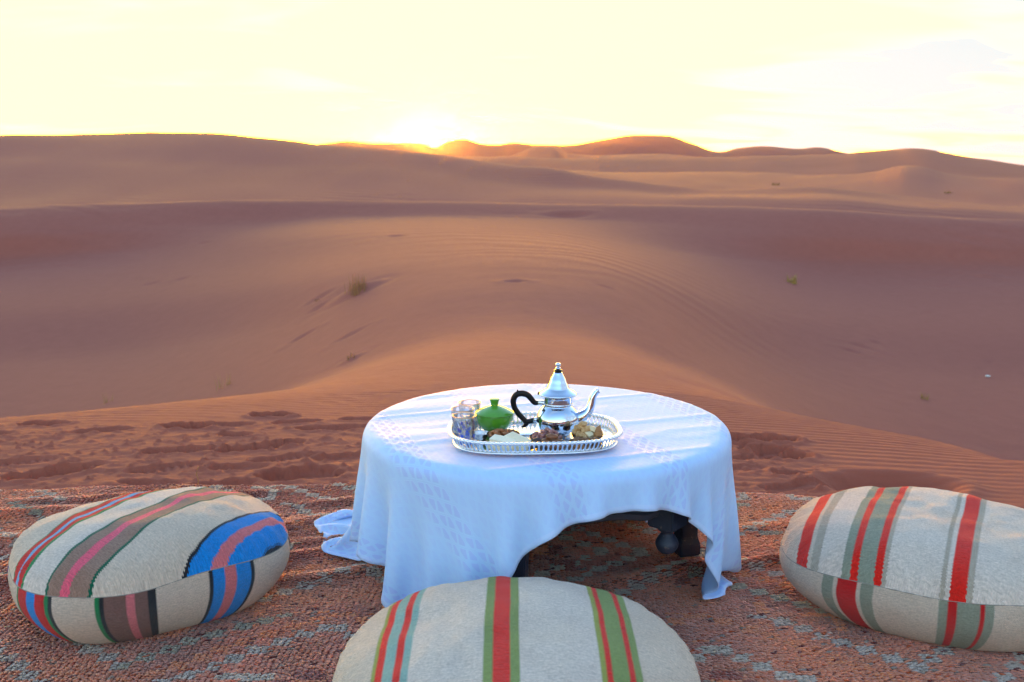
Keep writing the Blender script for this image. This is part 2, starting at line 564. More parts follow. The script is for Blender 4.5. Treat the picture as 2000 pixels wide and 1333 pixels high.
def dune_round(x, y):
    """dunes to the sides and behind, never in the picture"""
    r = np.hypot(x, y)
    g = (2.2 * fbm(x / 24 + 3.1, y / 31 + 8.2, 3) + 9 * sstep(60, 400, r) * fbm(x / 190 + 1.2, y / 230, 3))
    g = g - 1.4 * sstep(3, 12, r) - 25 * sstep(1200, 4000, r)
    # unseen dune added behind the camera to block low eastern sky light
    g = g + 5 * sstep(4, 46, -y + 0.12 * x) * (1 - sstep(70, 240, -y))
    return g * sstep(3.4, 9.0, r) - 0.012


def foot(x, y):
    """marks pressed into the sand: shoe prints, heel pits, hollows"""
    z = np.zeros_like(x)
    for (cx, cy, ang, ln, wd, dep, tread) in PRINTS:
        m = (np.abs(x - cx) < ln) & (np.abs(y - cy) < ln)
        if not m.any():
            continue
        c, s = math.cos(rad(ang)), math.sin(rad(ang))
        dx, dy = x[m] - cx, y[m] - cy
        a = (dx * c + dy * s) / (ln / 2)
        b = (-dx * s + dy * c) / (wd / 2)
        waist = 1.0 - 0.22 * np.exp(-((a + 0.15) / 0.25) ** 2)
        if tread < 0:            # a smooth blown hollow
            q = np.sqrt(a * a + b * b)
            z[m] += -dep * (1 - sstep(0.35, 1.0, q)) + 0.12 * dep * np.exp(-((q - 1.1) / 0.15) ** 2)
            continue
        q = np.sqrt(a * a + (b / waist) ** 2) + 0.10 * vnoise(dx * 26 + cx * 9, dy * 26) + 0.07 * vnoise(dx * 70 + cx * 9, dy * 70)
        inner = 1 - sstep(0.80, 1.0, q)
        lip = np.exp(-((q - 1.12) / 0.16) ** 2)
        d = -1.25 * dep * inner * (1 - 0.35 * a) + 0.42 * dep * lip * (0.6 + 0.4 * vnoise(dx * 40, dy * 40 + cy * 7))
        if tread:
            d = d + 0.0035 * inner * np.sign(np.sin(a * ln / 2 / 0.0165 * math.pi))
        z[m] += d
    return z


def sand_detail(x, y):
    r = np.hypot(x, y)
    near = (r < 9) & (y > 1.5) & (np.abs(x) < 5)
    z = np.zeros_like(x)
    X, Y = x[near], y[near]
    # wind ripples across the flat of the ridge
    warp = 0.05 * fbm(X * 1.3, Y * 1.3, 2)
    ph = (Y + 0.16 * X + warp) / 0.052
    rip = np.sin(ph * 2 * math.pi) * 0.5 + 0.22 * np.sin(ph * 4 * math.pi + 0.6)
    wind = sstep(0.35, 0.7, X - 0.05) * sstep(2.7, 3.3, Y) + sstep(-1.15, -0.55, X) * (1 - sstep(0.1, 0.6, X)) * sstep(3.75, 4.05, Y)
    wind = np.maximum(wind, sstep(4.0, 4.3, Y) * 0.7)
    wind = np.clip(wind, 0, 1) * (0.5 + 0.5 * sstep(-0.3, 0.4, fbm(X * 0.9 + 4, Y * 0.9, 2))) * (1 - sstep(5.5, 8.5, Y))
    d = 0.0032 * wind * rip
    # trodden ground to the left of the table
    tread = sstep(-0.35, -0.62, X) * (1 - sstep(3.72, 4.25, Y + 0.05 * X)) + sstep(0.62, 0.75, X) * (1 - sstep(1.0, 1.25, X)) * (1 - sstep(3.7, 4.0, Y))
    tread = np.clip(tread, 0, 1)
    rough = 0.004 * fbm(X * 3.2, Y * 9, 3) + 0.0032 * fbm(X * 9 + 3, Y * 22, 3) + 0.0036 * fbm(X * 32, Y * 48, 3)
    crumbs = np.maximum(0, fbm(X * 38 + 7, Y * 52, 2) - 0.55) * 0.016
    d += tread * (0.6 * rough + crumbs) + 0.0012 * fbm(X * 14, Y * 20, 3)
    d += foot(X, Y)
    z[near] += d * sstep(2.2, 2.7, Y)
    # far pits, scrapes and small lumps in the valley
    for (cx, cy, ln, wd, dep, ang) in PITS:
        m = (np.abs(x - cx) < 3 * ln) & (np.abs(y - cy) < 4 * ln)
        c, s = math.cos(rad(ang)), math.sin(rad(ang))
        dx, dy = x[m] - cx, y[m] - cy
        a = (dx * c + dy * s) / ln
        b = (-dx * s + dy * c) / wd
        q = a * a + b * b
        z[m] += -dep * np.exp(-q * 2.2) + 0.22 * dep * np.exp(-((np.sqrt(q) - 1.3) / 0.4) ** 2)
    return z


def ground(x, y):
    x = np.asarray(x, float)
    y = np.asarray(y, float)
    th = np.degrees(np.abs(np.arctan2(x, y)))
    w = 1 - sstep(32, 46, th)
    zf = dune_front(x, np.where(w > 0, np.maximum(y, 2.61), 5.0))
    zb = dune_round(x, y)
    r = np.hypot(x, y)
    z = w * zf + (1 - w) * zb
    z = np.where(r < 2.6, -0.012, z)
    # slow swells that keep the far slopes from being perfectly even
    z = z + (0.010 * r ** 0.85 * sstep(8, 40, r)) * 0.40 * fbm(x / (2.5 + r * 0.06), y / (4 + r * 0.10), 3) * (1 - sstep(300, 900, r))
    return z


def ground_z(x, y):
    a = np.array([float(x)])
    b = np.array([float(y)])
    return float(ground(a, b)[0])


# (x, y, direction deg, length, width, depth, tread)
PRINTS = [
    (-1.27, 3.655, 8, .30, .11, .016, 1), (-1.06, 4.26, 5, .20, .11, .035, 0), (-1.36, 4.06, 0, .22, .12, .035, 0),
    (-1.00, 3.70, 25, .29, .11, .020, 1), (-0.88, 3.78, 20, .14, .10, .020, 1), (-0.75, 4.03, 10, .30, .13, .018, 0),
    (-1.62, 3.36, 38, .34, .14, .028, 1), (-0.74, 3.34, 12, .30, .20, .028, 0), (-2.02, 4.16, 0, .22, .12, .020, 0),
    (-1.24, 3.42, 25, .26, .10, .012, 1), (-0.98, 3.43, 5, .24, .09, .012, 0),
    (-1.70, 4.00, 12, .26, .10, .013, 0), 
    (-1.12, 3.90, -4, .16, .09, .014, 0), (-0.62, 3.58, 10, .28, .11, .012, 0), 
    (-1.80, 3.50, 18, .28, .11, .012, 1), (-0.84, 3.56, 30, .27, .10, .012, 1),
    (-1.22, 3.24, -6, .24, .09, .012, 0), (-0.98, 3.22, 12, .24, .10, .016, 0),
    (-1.18, 4.08, 3, .20, .09, .012, 0), (-0.92, 4.14, 14, .22, .09, .014, 0),
    (-0.66, 4.20, 6, .2, .08, .012, 0), (-2.15, 3.95, 6, .24, .10, .012, 0), (-2.2, 3.40, 6, .30, .12, .016, 0),
    (0.96, 3.85, -8, .36, .13, .040, 0), (0.97, 3.69, 4, .22, .11, .028, 0), (1.02, 3.60, -20, .22, .13, .034, 0),
    (0.90, 3.57, 10, .20, .08, .014, 0), (0.98, 3.35, 0, .14, .07, .016, 0), (0.84, 3.76, 10, .2, .08, .014, 0),
    (1.27, 3.21, -6, .48, .30, .095, -1), (0.97, 3.20, 10, .30, .10, .014, 0), (0.80, 3.42, 12, .24, .09, .010, 0),
]
# (x, y, length, width, depth, direction)
PITS = [
    (-2.17, 10.2, .18, .07, .035, 25), (0.03, 9.95, .14, .07, .030, 0), (-1.89, 16.3, .18, .12, .035, 0),
    (1.22, 21.6, .55, .30, .08, 0), (4.71, 13.6, .20, .06, .04, -18), (4.96, 13.95, .25, .065, .045, -18), (5.26, 14.25, .12, .06, .03, 0),
    (9.28, 19.5, .28, .14, .05, -10), (8.93, 19.7, .18, .10, .04, 0), (-6.06, 16.7, .22, .10, .035, 10), (-5.52, 16.6, .18, .09, .035, 5),
    (-2.27, 11.75, .20, .10, .03, 10), (-2.23, 11.3, .14, .07, .025, 25), (-1.75, 11.25, .32, .2, -.05, 15), (-1.5, 9.2, .2, .07, .02, 15),
    (0.95, 10.15, .15, .06, .015, 10), (-6.07, 19.7, .2, .11, .03, 0), (-1.34, 8.18, .14, .08, -.02, 20),
    (3.6, 14.9, .12, .06, .03, -10), (6.8, 13.9, .10, .06, .025, 0), (6.9, 16.4, .12, .06, .03, 0),
]

# sand material
m = NT('sand')
co = m.coord()
big = m.noise(0.05, 3, 0.5, co)
fine = m.noise(900, 2, 0.6, co)
mid = m.noise(6, 4, 0.55, co)
SAND_A = (0.335, 0.114, 0.087)
SAND_B = (0.298, 0.098, 0.075)
c1 = m.mix(m.rng(big, 0.3, 0.7), SAND_B, SAND_A)
c2 = m.mix(m.rng(fine, 0.35, 0.75), (0.80, 0.80, 0.80), (1.12, 1.12, 1.12))
c3 = m.mix(1.0, c1, c2, 'MULTIPLY')
c4 = m.mix(1.0, c3, m.mix(mid, (0.90, 0.89, 0.88), (1.08, 1.08, 1.08)), 'MULTIPLY')
# sand along the ridge by the rug is a stronger orange
ridge_orange = m.rng(m.math('ADD', m.sepxyz(co)[1], m.math('MULTIPLY', mid, 1.2)), 4.6, 6.6, 1.0, 0.0, True)
c4 = m.mix(m.math('MULTIPLY', ridge_orange, 0.75), c4, m.mix(1.0, c4, (1.08, 0.92, 0.74), 'MULTIPLY'))
# wind ripples on the slopes beyond the ridge
xyz = m.sepxyz(co)
wob = m.noise(0.35, 3, 0.5, co)
ph = m.math('ADD', m.math('MULTIPLY', xyz[1], 9.0), m.math('ADD', m.math('MULTIPLY', xyz[0], 1.7), m.math('MULTIPLY', wob, 26.0)))
rip = m.math('SINE', ph)
patch = m.rng(m.noise(0.11, 2, 0.5, co), 0.42, 0.66, 0.0, 1.0, True)
far = m.rng(xyz[1], 6.0, 12.0, 0.0, 1.0, True)
h1 = m.math('MULTIPLY', m.math('MULTIPLY', rip, patch), far)
b1 = m.bump(h1, 0.30, 0.02)
b2 = m.bump(fine, 0.35, 0.0018, b1)
m.set(Base_Color=c4, Roughness=0.95, Normal=b2)
m.p.inputs['Specular IOR Level'].default_value = 0.15
M_SAND = m.m

# one sheet of sand: fine near the rug and in front, coarse behind, out to the horizon
az = np.radians(np.concatenate([np.arange(-180, -60, 3.0), np.arange(-60, -36, 0.8), np.arange(-36, -30, 0.25),
                                np.arange(-30, 30, 0.13), np.arange(30, 36, 0.25), np.arange(36, 60, 0.8), np.arange(60, 180, 3.0)]))
rr = np.concatenate([[0.02, 0.8, 1.6, 2.1, 2.4], np.arange(2.6, 4.9, 0.0085), np.arange(4.9, 6.2, 0.02),
                     6.2 * np.exp(np.arange(0, math.log(24 / 6.2), 0.0055)), 24 * np.exp(np.arange(0, math.log(7000 / 24), 0.014))])
RR, AZ = np.meshgrid(rr, az, indexing='ij')
gx = (RR * np.sin(AZ)).ravel()
gy = (RR * np.cos(AZ)).ravel()
gz = ground(gx, gy) + sand_detail(gx, gy)
dunes = grid_mesh('sand_dunes', np.stack([gx, gy, gz], 1), quads(len(rr), len(az), True)[:, ::-1], M_SAND)
tag(dunes, 'rolling red orange sand dunes with footprints and wind ripples', 'dunes', kind='structure')

# the setting sun, a ball of light low behind the farthest dune
m = NT('sun_fire')
m.t.nodes.remove(m.p)
em = m.n('ShaderNodeEmission')
em.inputs['Color'].default_value = (1.0, 0.72, 0.012, 1)
em.inputs['Strength'].default_value = 4.0
m.t.links.new(em.outputs[0], m.out.inputs['Surface'])
bm = bmesh.new()
bmesh.ops.create_icosphere(bm, subdivisions=4, radius=44.0)
sun_ball = bm_obj('sun', bm, m.m, None, True)
SUN_D = 9000.0
sun_ball.location = (SUN_D * -0.0765, SUN_D, 1.05 + SUN_D * 0.0166)
tag(sun_ball, 'setting sun half sunk behind the far dune crest', 'sun', kind='structure')

# ------------------------------------------------------------------ rug
RUG_Z = 0.012            # top of the woven ground of the rug
RUG_EDGE = np.array([(-3.4, 2.93), (-2.4, 3.02), (-1.65, 3.068), (-1.1, 3.11), (-0.55, 3.12), (0.1, 3.10), (0.73, 3.04), (1.15, 2.965), (1.49, 2.88), (2.4, 2.68), (3.4, 2.45)])


def rug_far(x):
    return np.interp(x, RUG_EDGE[:, 0], RUG_EDGE[:, 1]) + 0.007 * np.sin(x * 9.0) + 0.005 * np.sin(x * 23 + 1)


def ridge(x, y, x0, y0, x1, y1, w, h):
    """a wrinkle along a segment"""
    dx, dy = x1 - x0, y1 - y0
    L = math.hypot(dx, dy)
    dx, dy = dx / L, dy / L
    a = (x - x0) * dx + (y - y0) * dy
    b = -(x - x0) * dy + (y - y0) * dx + 0.012 * np.sin(a * 14)
    return h * np.exp(-(b / w) ** 2) * sstep(-0.10, 0.12, a) * (1 - sstep(L - 0.12, L + 0.10, a))


WRINKLES = [
    (-0.62, 2.60, -0.30, 2.68, .030, .016), (-0.66, 2.50, -0.36, 2.60, .028, .013), (-0.62, 2.78, -0.32, 2.92, .030, .014),
    (-0.62, 2.92, -0.30, 3.02, .026, .013), (0.42, 2.42, 0.78, 2.50, .022, .020), (0.18, 2.33, 0.55, 2.47, .030, .016),
    (-1.75, 2.52, -1.20, 2.68, .040, .014), (-1.75, 2.78, -1.05, 2.92, .035, .013), (-1.3, 2.32, -1.12, 2.52, .03, .014),
    (-1.55, 2.95, -0.75, 3.02, .026, .011), (-0.60, 2.36, -0.28, 2.44, .03, .014), (0.62, 2.72, 1.2, 2.82, .035, .008),
    (-1.9, 2.30, -1.25, 2.36, .035, .012), (-0.9, 2.66, -0.62, 2.74, .025, .011),
]


def rug_z(x, y):
    z = 0.004 * fbm(x * 2.2 + 5, y * 2.2, 3)
    for r_ in WRINKLES:
        z = z + ridge(x, y, *r_)
    return np.maximum(RUG_Z + z, 0.006)


def rug_color(i, j, n1, n2):
    """yarn colour of knot (i across, j along) as woven: stepped lozenges, hooks and bars"""
    rust = np.array(s2l((232, 158, 134)))
    dark = np.array(s2l((200, 112, 94)))
    oran = np.array(s2l((255, 168, 120)))
    grey = np.array(s2l((224, 206, 194)))
    sage = np.array(s2l((204, 190, 170)))
    cream = np.array(s2l((232, 214, 198)))
    n = len(i)
    col = np.tile(rust, (n, 1))
    # slow changes of dye between lots of wool
    col = col * (1 + 0.14 * n1[:, None])
    w = np.clip(n2 * 1.5, 0, 1)[:, None]
    col = col * (1 - w) + dark * w
    w = np.clip(-n2 * 1.1, 0, 0.8)[:, None]
    col = col * (1 - w) + oran * w * 0.9 + rust * w * 0.1
    PX, PY = 62, 84
    row = np.floor(j / PY)
    ish = i + (row % 2) * PX // 2
    ii = ish % PX - PX // 2
    jj = j % PY - PY // 2
    cell = (np.floor(ish / PX) * 7 + row * 13).astype(int)
    kind = cell % 3
    step = np.floor(np.abs(ii) / 3) + np.floor(np.abs(jj) / 4)

    def put(mask, c):
        col[mask] = c
    # stepped outlines of the lozenges, one inside the other
    put((step == 13), np.where((kind == 2)[:, None], sage, grey)[step == 13])
    put((step == 10) & (kind != 1), oran)
    put((step == 8) & (kind != 0), grey)
    put((step == 5) & (kind != 2), cream)
    put((step <= 2), dark)
    put((step <= 1), oran)
    # hooks and keys in the field between the lozenges
    hx = (i + 5) % 22
    hy = (j + 3) % 34
    key = (((hx >= 3) & (hx <= 4) & (hy >= 4) & (hy <= 26)) | ((hy >= 4) & (hy <= 6) & (hx >= 3) & (hx <= 15))
           | ((hx >= 14) & (hx <= 15) & (hy >= 4) & (hy <= 19)) | ((hy >= 17) & (hy <= 19) & (hx >= 9) & (hx <= 15)))
    bar = ((hy >= 6) & (hy <= 8) & (hx >= 2) & (hx <= 16)) | ((hy >= 19) & (hy <= 21) & (hx >= 2) & (hx <= 16)) | ((hx >= 8) & (hx <= 9) & (hy >= 6) & (hy <= 21))
    sel = (np.floor((i + 5) / 22) * 5 + np.floor((j + 3) / 34) * 3).astype(int) % 5
    field = (step > 14) | (step < 7) & (step > 3)
    put(key & field & (sel == 0), grey)
    put(key & field & (sel == 1), oran)
    put(bar & field & (sel == 2), sage)
    put(bar & field & (sel == 3), cream)
    put(key & field & (sel == 4), dark)
    return col


m = NT('rug_weave')
m.set(Base_Color=m.mix(m.noise(120, 3, 0.6, m.coord()), s2l((120, 72, 60)), s2l((160, 104, 86))), Roughness=0.95)
M_RUGBASE = m.m
m = NT('rug_wool')
vc = m.n('ShaderNodeVertexColor', layer_name='yarn')
f = m.noise(700, 2, 0.6, m.coord())
m.set(Base_Color=m.mix(1.0, vc.outputs['Color'], m.mix(f, (0.72, 0.72, 0.72), (1.2, 1.2, 1.2)), 'MULTIPLY'), Roughness=0.9)
m.p.inputs['Sheen Weight'].default_value = 0.55
m.p.inputs['Sheen Roughness'].default_value = 0.5
m.p.inputs['Specular IOR Level'].default_value = 0.12
trw = m.n('ShaderNodeBsdfTranslucent')
m.t.links.new(vc.outputs['Color'], trw.inputs['Color'])
mxw = m.n('ShaderNodeMixShader')
mxw.inputs[0].default_value = 0.45
m.t.links.new(m.p.outputs[0], mxw.inputs[1])
m.t.links.new(trw.outputs[0], mxw.inputs[2])
m.t.links.new(mxw.outputs[0], m.out.inputs['Surface'])
M_WOOL = m.m

# woven ground: a slab that follows the wrinkles
nx_, ny_ = 221, 121
xs = np.linspace(-2.9, 2.9, nx_)
V = []
for jy in range(ny_):
    t = jy / (ny_ - 1)
    yy = 0.2 * (1 - t) + rug_far(xs) * t
    V.append(np.stack([xs, yy, rug_z(xs, yy)], 1))
V = np.concatenate(V)
nb = len(V)
bot = V.copy()
bot[:, 2] = -0.010
faces = quads(ny_, nx_)
side = []
ring = ([k for k in range(nx_)] + [r * nx_ + nx_ - 1 for r in range(1, ny_)]
        + [(ny_ - 1) * nx_ + k for k in range(nx_ - 2, -1, -1)] + [r * nx_ for r in range(ny_ - 2, 0, -1)])
for a, b in zip(ring, ring[1:] + ring[:1]):
    side.append((b, a, a + nb, b + nb))
rug = grid_mesh('rug', np.concatenate([V, bot]), np.concatenate([faces, np.array(side)]), M_RUGBASE)
tag(rug, 'worn rust and orange knotted wool rug with grey geometric pattern on sand', 'rug')

# pile: rows of knots, two leaning strands of wool each
SX, SY = 0.0135, 0.0090
ii, jj = np.meshgrid(np.arange(-140, 141), np.arange(0, 240), indexing='ij')
ii = ii.ravel()
jj = jj.ravel()
kx = ii * SX
ky = 1.42 + jj * SY
far_edge = rug_far(kx)
keep = (ky < far_edge - 0.004) & (np.abs(kx) < 0.62 * ky + 0.22)
ii, jj, kx, ky = ii[keep], jj[keep], kx[keep], ky[keep]
rowshift = 0.003 * np.sin(jj * 0.21 + ii * 0.05) + 0.012 * np.sin(ky * 3.1 + 0.8)
kx = kx + rowshift
i2 = np.floor(ii + 0.6 * fbm(ii / 30.0, jj / 30.0, 2)).astype(int)
j2 = np.floor(jj + 0.6 * fbm(ii / 30.0 + 40, jj / 30.0, 2)).astype(int)
colr = rug_color(i2, j2, fbm(ii / 9.0, jj / 14.0, 3), fbm(ii / 40.0 + 9, jj / 40.0, 3))
# single knots of another wool, and wear
stray = RNG.random(len(ii))
colr[stray < 0.02] = s2l((222, 112, 60))
colr[(stray > 0.02) & (stray < 0.035)] = s2l((140, 58, 46))
colr[(stray > 0.035) & (stray < 0.05)] = s2l((186, 164, 148))
N = len(ii)
ST = 2
SEC = np.array([0.0, 0.40, 0.78, 1.0])
RAD = np.array([0.0040, 0.0047, 0.0041, 0.0018])
SIDES = 4
allV, allC, allF = [], [], []
base = 0
for s in range(ST):
    ox = kx + (s - 0.5) * 0.0052 - 0.0020 + RNG.normal(0, 0.0007, N)
    oy = ky + (s - 0.5) * 0.0030 + RNG.normal(0, 0.0010, N)
    oz = rug_z(ox, oy) - 0.001
    ht = 0.0064 * (0.75 + 0.5 * RNG.random(N)) * (1 + 0.18 * fbm(kx * 6, ky * 6, 2))
    lay = 0.5 + 0.5 * vnoise(kx * 4 + 3, ky * 4)
    lean_x = 0.0040 + 0.0040 * lay + RNG.normal(0, 0.0016, N)
    lean_y = -0.0085 + RNG.normal(0, 0.0022, N) + 0.003 * vnoise(kx * 5, ky * 5)
    sc = 0.85 + 0.35 * RNG.random(N)
    rot = RNG.random(N) * 6.28
    vv = np.zeros((N, len(SEC), SIDES, 3))
    for a, (t, r_) in enumerate(zip(SEC, RAD)):
        cx = ox + lean_x * t * t
        cy = oy + lean_y * t * t
        cz = oz + ht * (1.5 * t - 0.62 * t * t)
        for k in range(SIDES):
            w = rot + 2 * math.pi * k / SIDES
            vv[:, a, k, 0] = cx + np.cos(w) * r_ * sc
            vv[:, a, k, 1] = cy + np.sin(w) * r_ * sc
            vv[:, a, k, 2] = cz
    allV.append(vv.reshape(-1, 3))
    shade = (0.86 + 0.28 * RNG.random(N))[:, None]
    c_ = np.clip(colr * shade, 0, 1)
    allC.append(np.repeat(c_, len(SEC) * SIDES, axis=0))
    q = quads(len(SEC), SIDES, True)
    allF.append((q[None, :, :] + (np.arange(N) * len(SEC) * SIDES)[:, None, None] + base).reshape(-1, 4))
    base += N * len(SEC) * SIDES
V = np.concatenate(allV)
pile = grid_mesh('pile', V, np.concatenate(allF), M_WOOL, rug)
Cc = np.concatenate(allC)
attr = pile.data.color_attributes.new('yarn', 'FLOAT_COLOR', 'POINT')
attr.data.foreach_set('color', np.concatenate([Cc, np.ones((len(Cc), 1))], 1).astype(np.float32).ravel())
tag(pile, kind='stuff')

# ------------------------------------------------------------------ poufs
def stripe_mat(name, bands, lo, hi, cream=(0.56, 0.50, 0.42), axis=0, weave=300.0, saw=0.0020, dirt=0.35):
    """woven kilim: bands = [(start, colour), ...] in metres along UV axis; warp and weft as relief"""
    m = NT(name)
    uv = m.sepxyz(m.coord('UV'))
    u, v = (uv[0], uv[1]) if axis == 0 else (uv[1], uv[0])
    # weft passes make a saw edge, the cloth itself wanders a little
    sawt = m.math('MULTIPLY', m.math('GREATER_THAN', m.math('FRACT', m.math('MULTIPLY', v, 210.0)), 0.5), saw)
    wander = m.math('MULTIPLY', m.math('SUBTRACT', m.noise(7, 2, 0.5, m.comb(0.0, v, 0.0)), 0.5), 0.004)
    uu = m.math('ADD', m.math('ADD', u, sawt), wander)
    fac = m.rng(uu, lo, hi)
    cr = m.n('ShaderNodeValToRGB')
    cr.color_ramp.interpolation = 'CONSTANT'
    els = cr.color_ramp.elements
    bands = sorted(bands)
    els[0].position = 0.0
    els[0].color = tuple(bands[0][1]) + (1,)
    els[1].position = (bands[1][0] - lo) / (hi - lo)
    els[1].color = tuple(bands[1][1]) + (1,)
    for pos, c in bands[2:]:
        e = els.new((pos - lo) / (hi - lo))
        e.color = tuple(c) + (1,)
    m.put(cr.inputs[0], fac)
    uvv = m.coord('UV')
    # yarn by yarn brightness
    yarn = m.noise(1.0, 2, 0.6, m.comb(m.math('MULTIPLY', u, 60.0), m.math('MULTIPLY', v, weave * 1.6), 0.0))
    slub = m.noise(210, 4, 0.7, uvv)
    stain = m.noise(7, 4, 0.6, uvv)
    c = m.mix(1.0, cr.outputs[0], m.mix(m.rng(yarn, 0.3, 0.7), (0.84, 0.84, 0.84), (1.14, 1.14, 1.14)), 'MULTIPLY')
    c = m.mix(1.0, c, m.mix(m.rng(slub, 0.35, 0.7), (0.80, 0.79, 0.78), (1.12, 1.12, 1.12)), 'MULTIPLY')
    c = m.mix(m.rng(stain, 0.45, 0.78, 0.0, dirt), c, m.mix(1.0, c, (0.70, 0.62, 0.56), 'MULTIPLY'))
    w1 = m.math('SINE', m.math('MULTIPLY', u, weave * 6.283))
    w2 = m.math('SINE', m.math('MULTIPLY', v, weave * 6.283))
    weft = m.math('MULTIPLY', w1, w2)
    h = m.math('ADD', m.math('MULTIPLY', weft, 0.35), m.math('ADD', yarn, m.math('MULTIPLY', slub, 1.6)))
    m.set(Base_Color=c, Roughness=0.92, Normal=m.bump(h, 0.8, 0.0035))
    m.p.inputs['Sheen Weight'].default_value = 0.18
    m.p.inputs['Specular IOR Level'].default_value = 0.15
    return m.m


M_THREAD = simple('seam_thread', (0.26, 0.23, 0.20), 0.9)


def pouf(name, loc, rz, a, b, hs, ht, expo, mats, stripe_angle, seed, tilt=(0, 0), sag=0.0, bottom_scale=0.74):
    """floor cushion: top panel, side band and base panel, sewn along two seams"""
    root = empty(name, loc, rz)
    root.rotation_euler = (tilt[0], tilt[1], rz)
    NA = 160
    ph = np.linspace(0, 2 * math.pi, NA, endpoint=False)
    rho = (np.abs(np.cos(ph) / a) ** expo + np.abs(np.sin(ph) / b) ** expo) ** (-1 / expo)
    rho = rho * (1 + 0.012 * np.sin(3 * ph + seed) + 0.008 * np.sin(5 * ph + 2.1 * seed))
    ex, ey = rho * np.cos(ph), rho * np.sin(ph)
    arc = np.concatenate([[0], np.cumsum(np.hypot(np.diff(ex), np.diff(ey)))])
    seamz = hs + 0.006 * np.sin(2 * ph + seed) + 0.004 * np.sin(5 * ph + seed * 3)

    def build(pname, rings, uvf, mat, center=None):
        """rings: list of (scale array, z array)"""
        n = len(rings)
        V, UV = [], []
        for k, (s, z) in enumerate(rings):
            x, y = ex * s, ey * s
            V.append(np.stack([x, y, z], 1))
            UV.append(uvf(x, y, z, k, n))
        V = np.concatenate(V)
        UV = np.concatenate(UV)
        F = quads(n, NA, True)
        o = grid_mesh(pname, V, F, mat, root)
        uvl = o.data.uv_layers.new(name='UVMap')
        li = np.zeros(len(o.data.loops), dtype=np.int32)
        o.data.loops.foreach_get('vertex_index', li)
        luv = UV[li].copy()
        # seam of the wrap: last column to first
        if center is None:
            lf = li.reshape(-1, 4)
            wrapf = (lf % NA).max(1) - (lf % NA).min(1) > NA // 2
            first = (lf % NA) == 0
            fix = first & wrapf[:, None]
            luv.reshape(-1, 4, 2)[..., 0][fix] += arc[-1] + math.hypot(ex[0] - ex[-1], ey[0] - ey[-1])
        uvl.data.foreach_set('uv', luv.astype(np.float32).ravel())
        return o

    # top panel
    rings = []
    NR = 40
    for k in range(NR + 1):
        q = 0.985 * (1 - k / NR) + 0.002
        qq = q / 0.987
        dome = (1 - min(qq, 1.0) ** 2.9) ** 0.58
        z = seamz * 1.0 + (ht - seamz) * dome
        # bulge just inside the seam, dimples and sags of the filling
        x, y = ex * q, ey * q
        z = z + (0.007 * fbm(x * 5 + seed * 3, y * 5, 3) + 0.004 * fbm(x * 17 + seed, y * 17, 2)) * sstep(1.0, 0.75, np.full(NA, qq))
        z = z - sag * np.exp(-((x - 0.06) ** 2 + (y + 0.02) ** 2) / 0.012) - 0.6 * sag * np.exp(-((x + 0.12) ** 2 + (y - 0.05) ** 2) / 0.006)
        pucker = 0.0050 * np.sin(ph * 46 + seed + 1.5 * np.sin(ph * 7)) * sstep(0.80, 0.98, np.full(NA, qq)) * (1 - sstep(0.985, 1.0, np.full(NA, qq)))
        rings.append((np.full(NA, q), z + pucker))
    ca, sa = math.cos(stripe_angle), math.sin(stripe_angle)
    build('top_panel', rings, lambda x, y, z, k, n: np.stack([x * ca + y * sa, -x * sa + y * ca], 1), mats[0], True)
    # side band
    rings = []
    NB = 18
    for k in range(NB + 1):
        t = k / NB
        s = bottom_scale + (1.0 - bottom_scale) * math.sin(min(t / 0.8, 1) * math.pi / 2) ** 0.8
        if t > 0.8:
            s = 1.0 - 0.012 * ((t - 0.8) / 0.2) ** 2
        z = 0.004 + (seamz - 0.004) * t
        wob = 0.004 * fbm(ph * 3 + seed * 5, np.full(NA, t * 2.0), 3) * math.sin(t * math.pi)
        pucker = 0.006 * np.sin(ph * 52 + seed) * (t > 0.85) * (1 - t) / 0.15
        rings.append((np.full(NA, s) + wob + pucker, z))
    build('side_band', rings, lambda x, y, z, k, n: np.stack([arc, np.full(NA, k / (n - 1) * hs)], 1), mats[1])
    # base panel
    build('base_panel', [(np.full(NA, bottom_scale * q), np.full(NA, 0.004 - 0.0035 * (1 - q))) for q in (0.01, 0.5, 1.0)],
          lambda x, y, z, k, n: np.stack([x, y], 1), mats[2], True)
    # sewn seam: a thin cord lying in the joint
    pts = np.stack([ex * 0.9865, ey * 0.9865, seamz - 0.0004], 1)
    rs = 0.0011
    V = []
    for k in range(NA):
        t = pts[(k + 1) % NA] - pts[k - 1]
        t = t / np.linalg.norm(t)
        nrm = np.array([t[1], -t[0], 0])
        for w in range(5):
            an = 2 * math.pi * w / 5
            rr_ = rs * (1 + 0.35 * math.sin(k * 2.1))
            V.append(pts[k] + nrm * math.cos(an) * rr_ + np.array([0, 0, 1]) * math.sin(an) * rr_)
    F = []
    for k in range(NA):
        k2 = (k + 1) % NA
        for w in range(5):
            w2 = (w + 1) % 5
            F.append((k * 5 + w, k * 5 + w2, k2 * 5 + w2, k2 * 5 + w))
    grid_mesh('seam', np.array(V), np.array(F), M_THREAD, root)
    return root


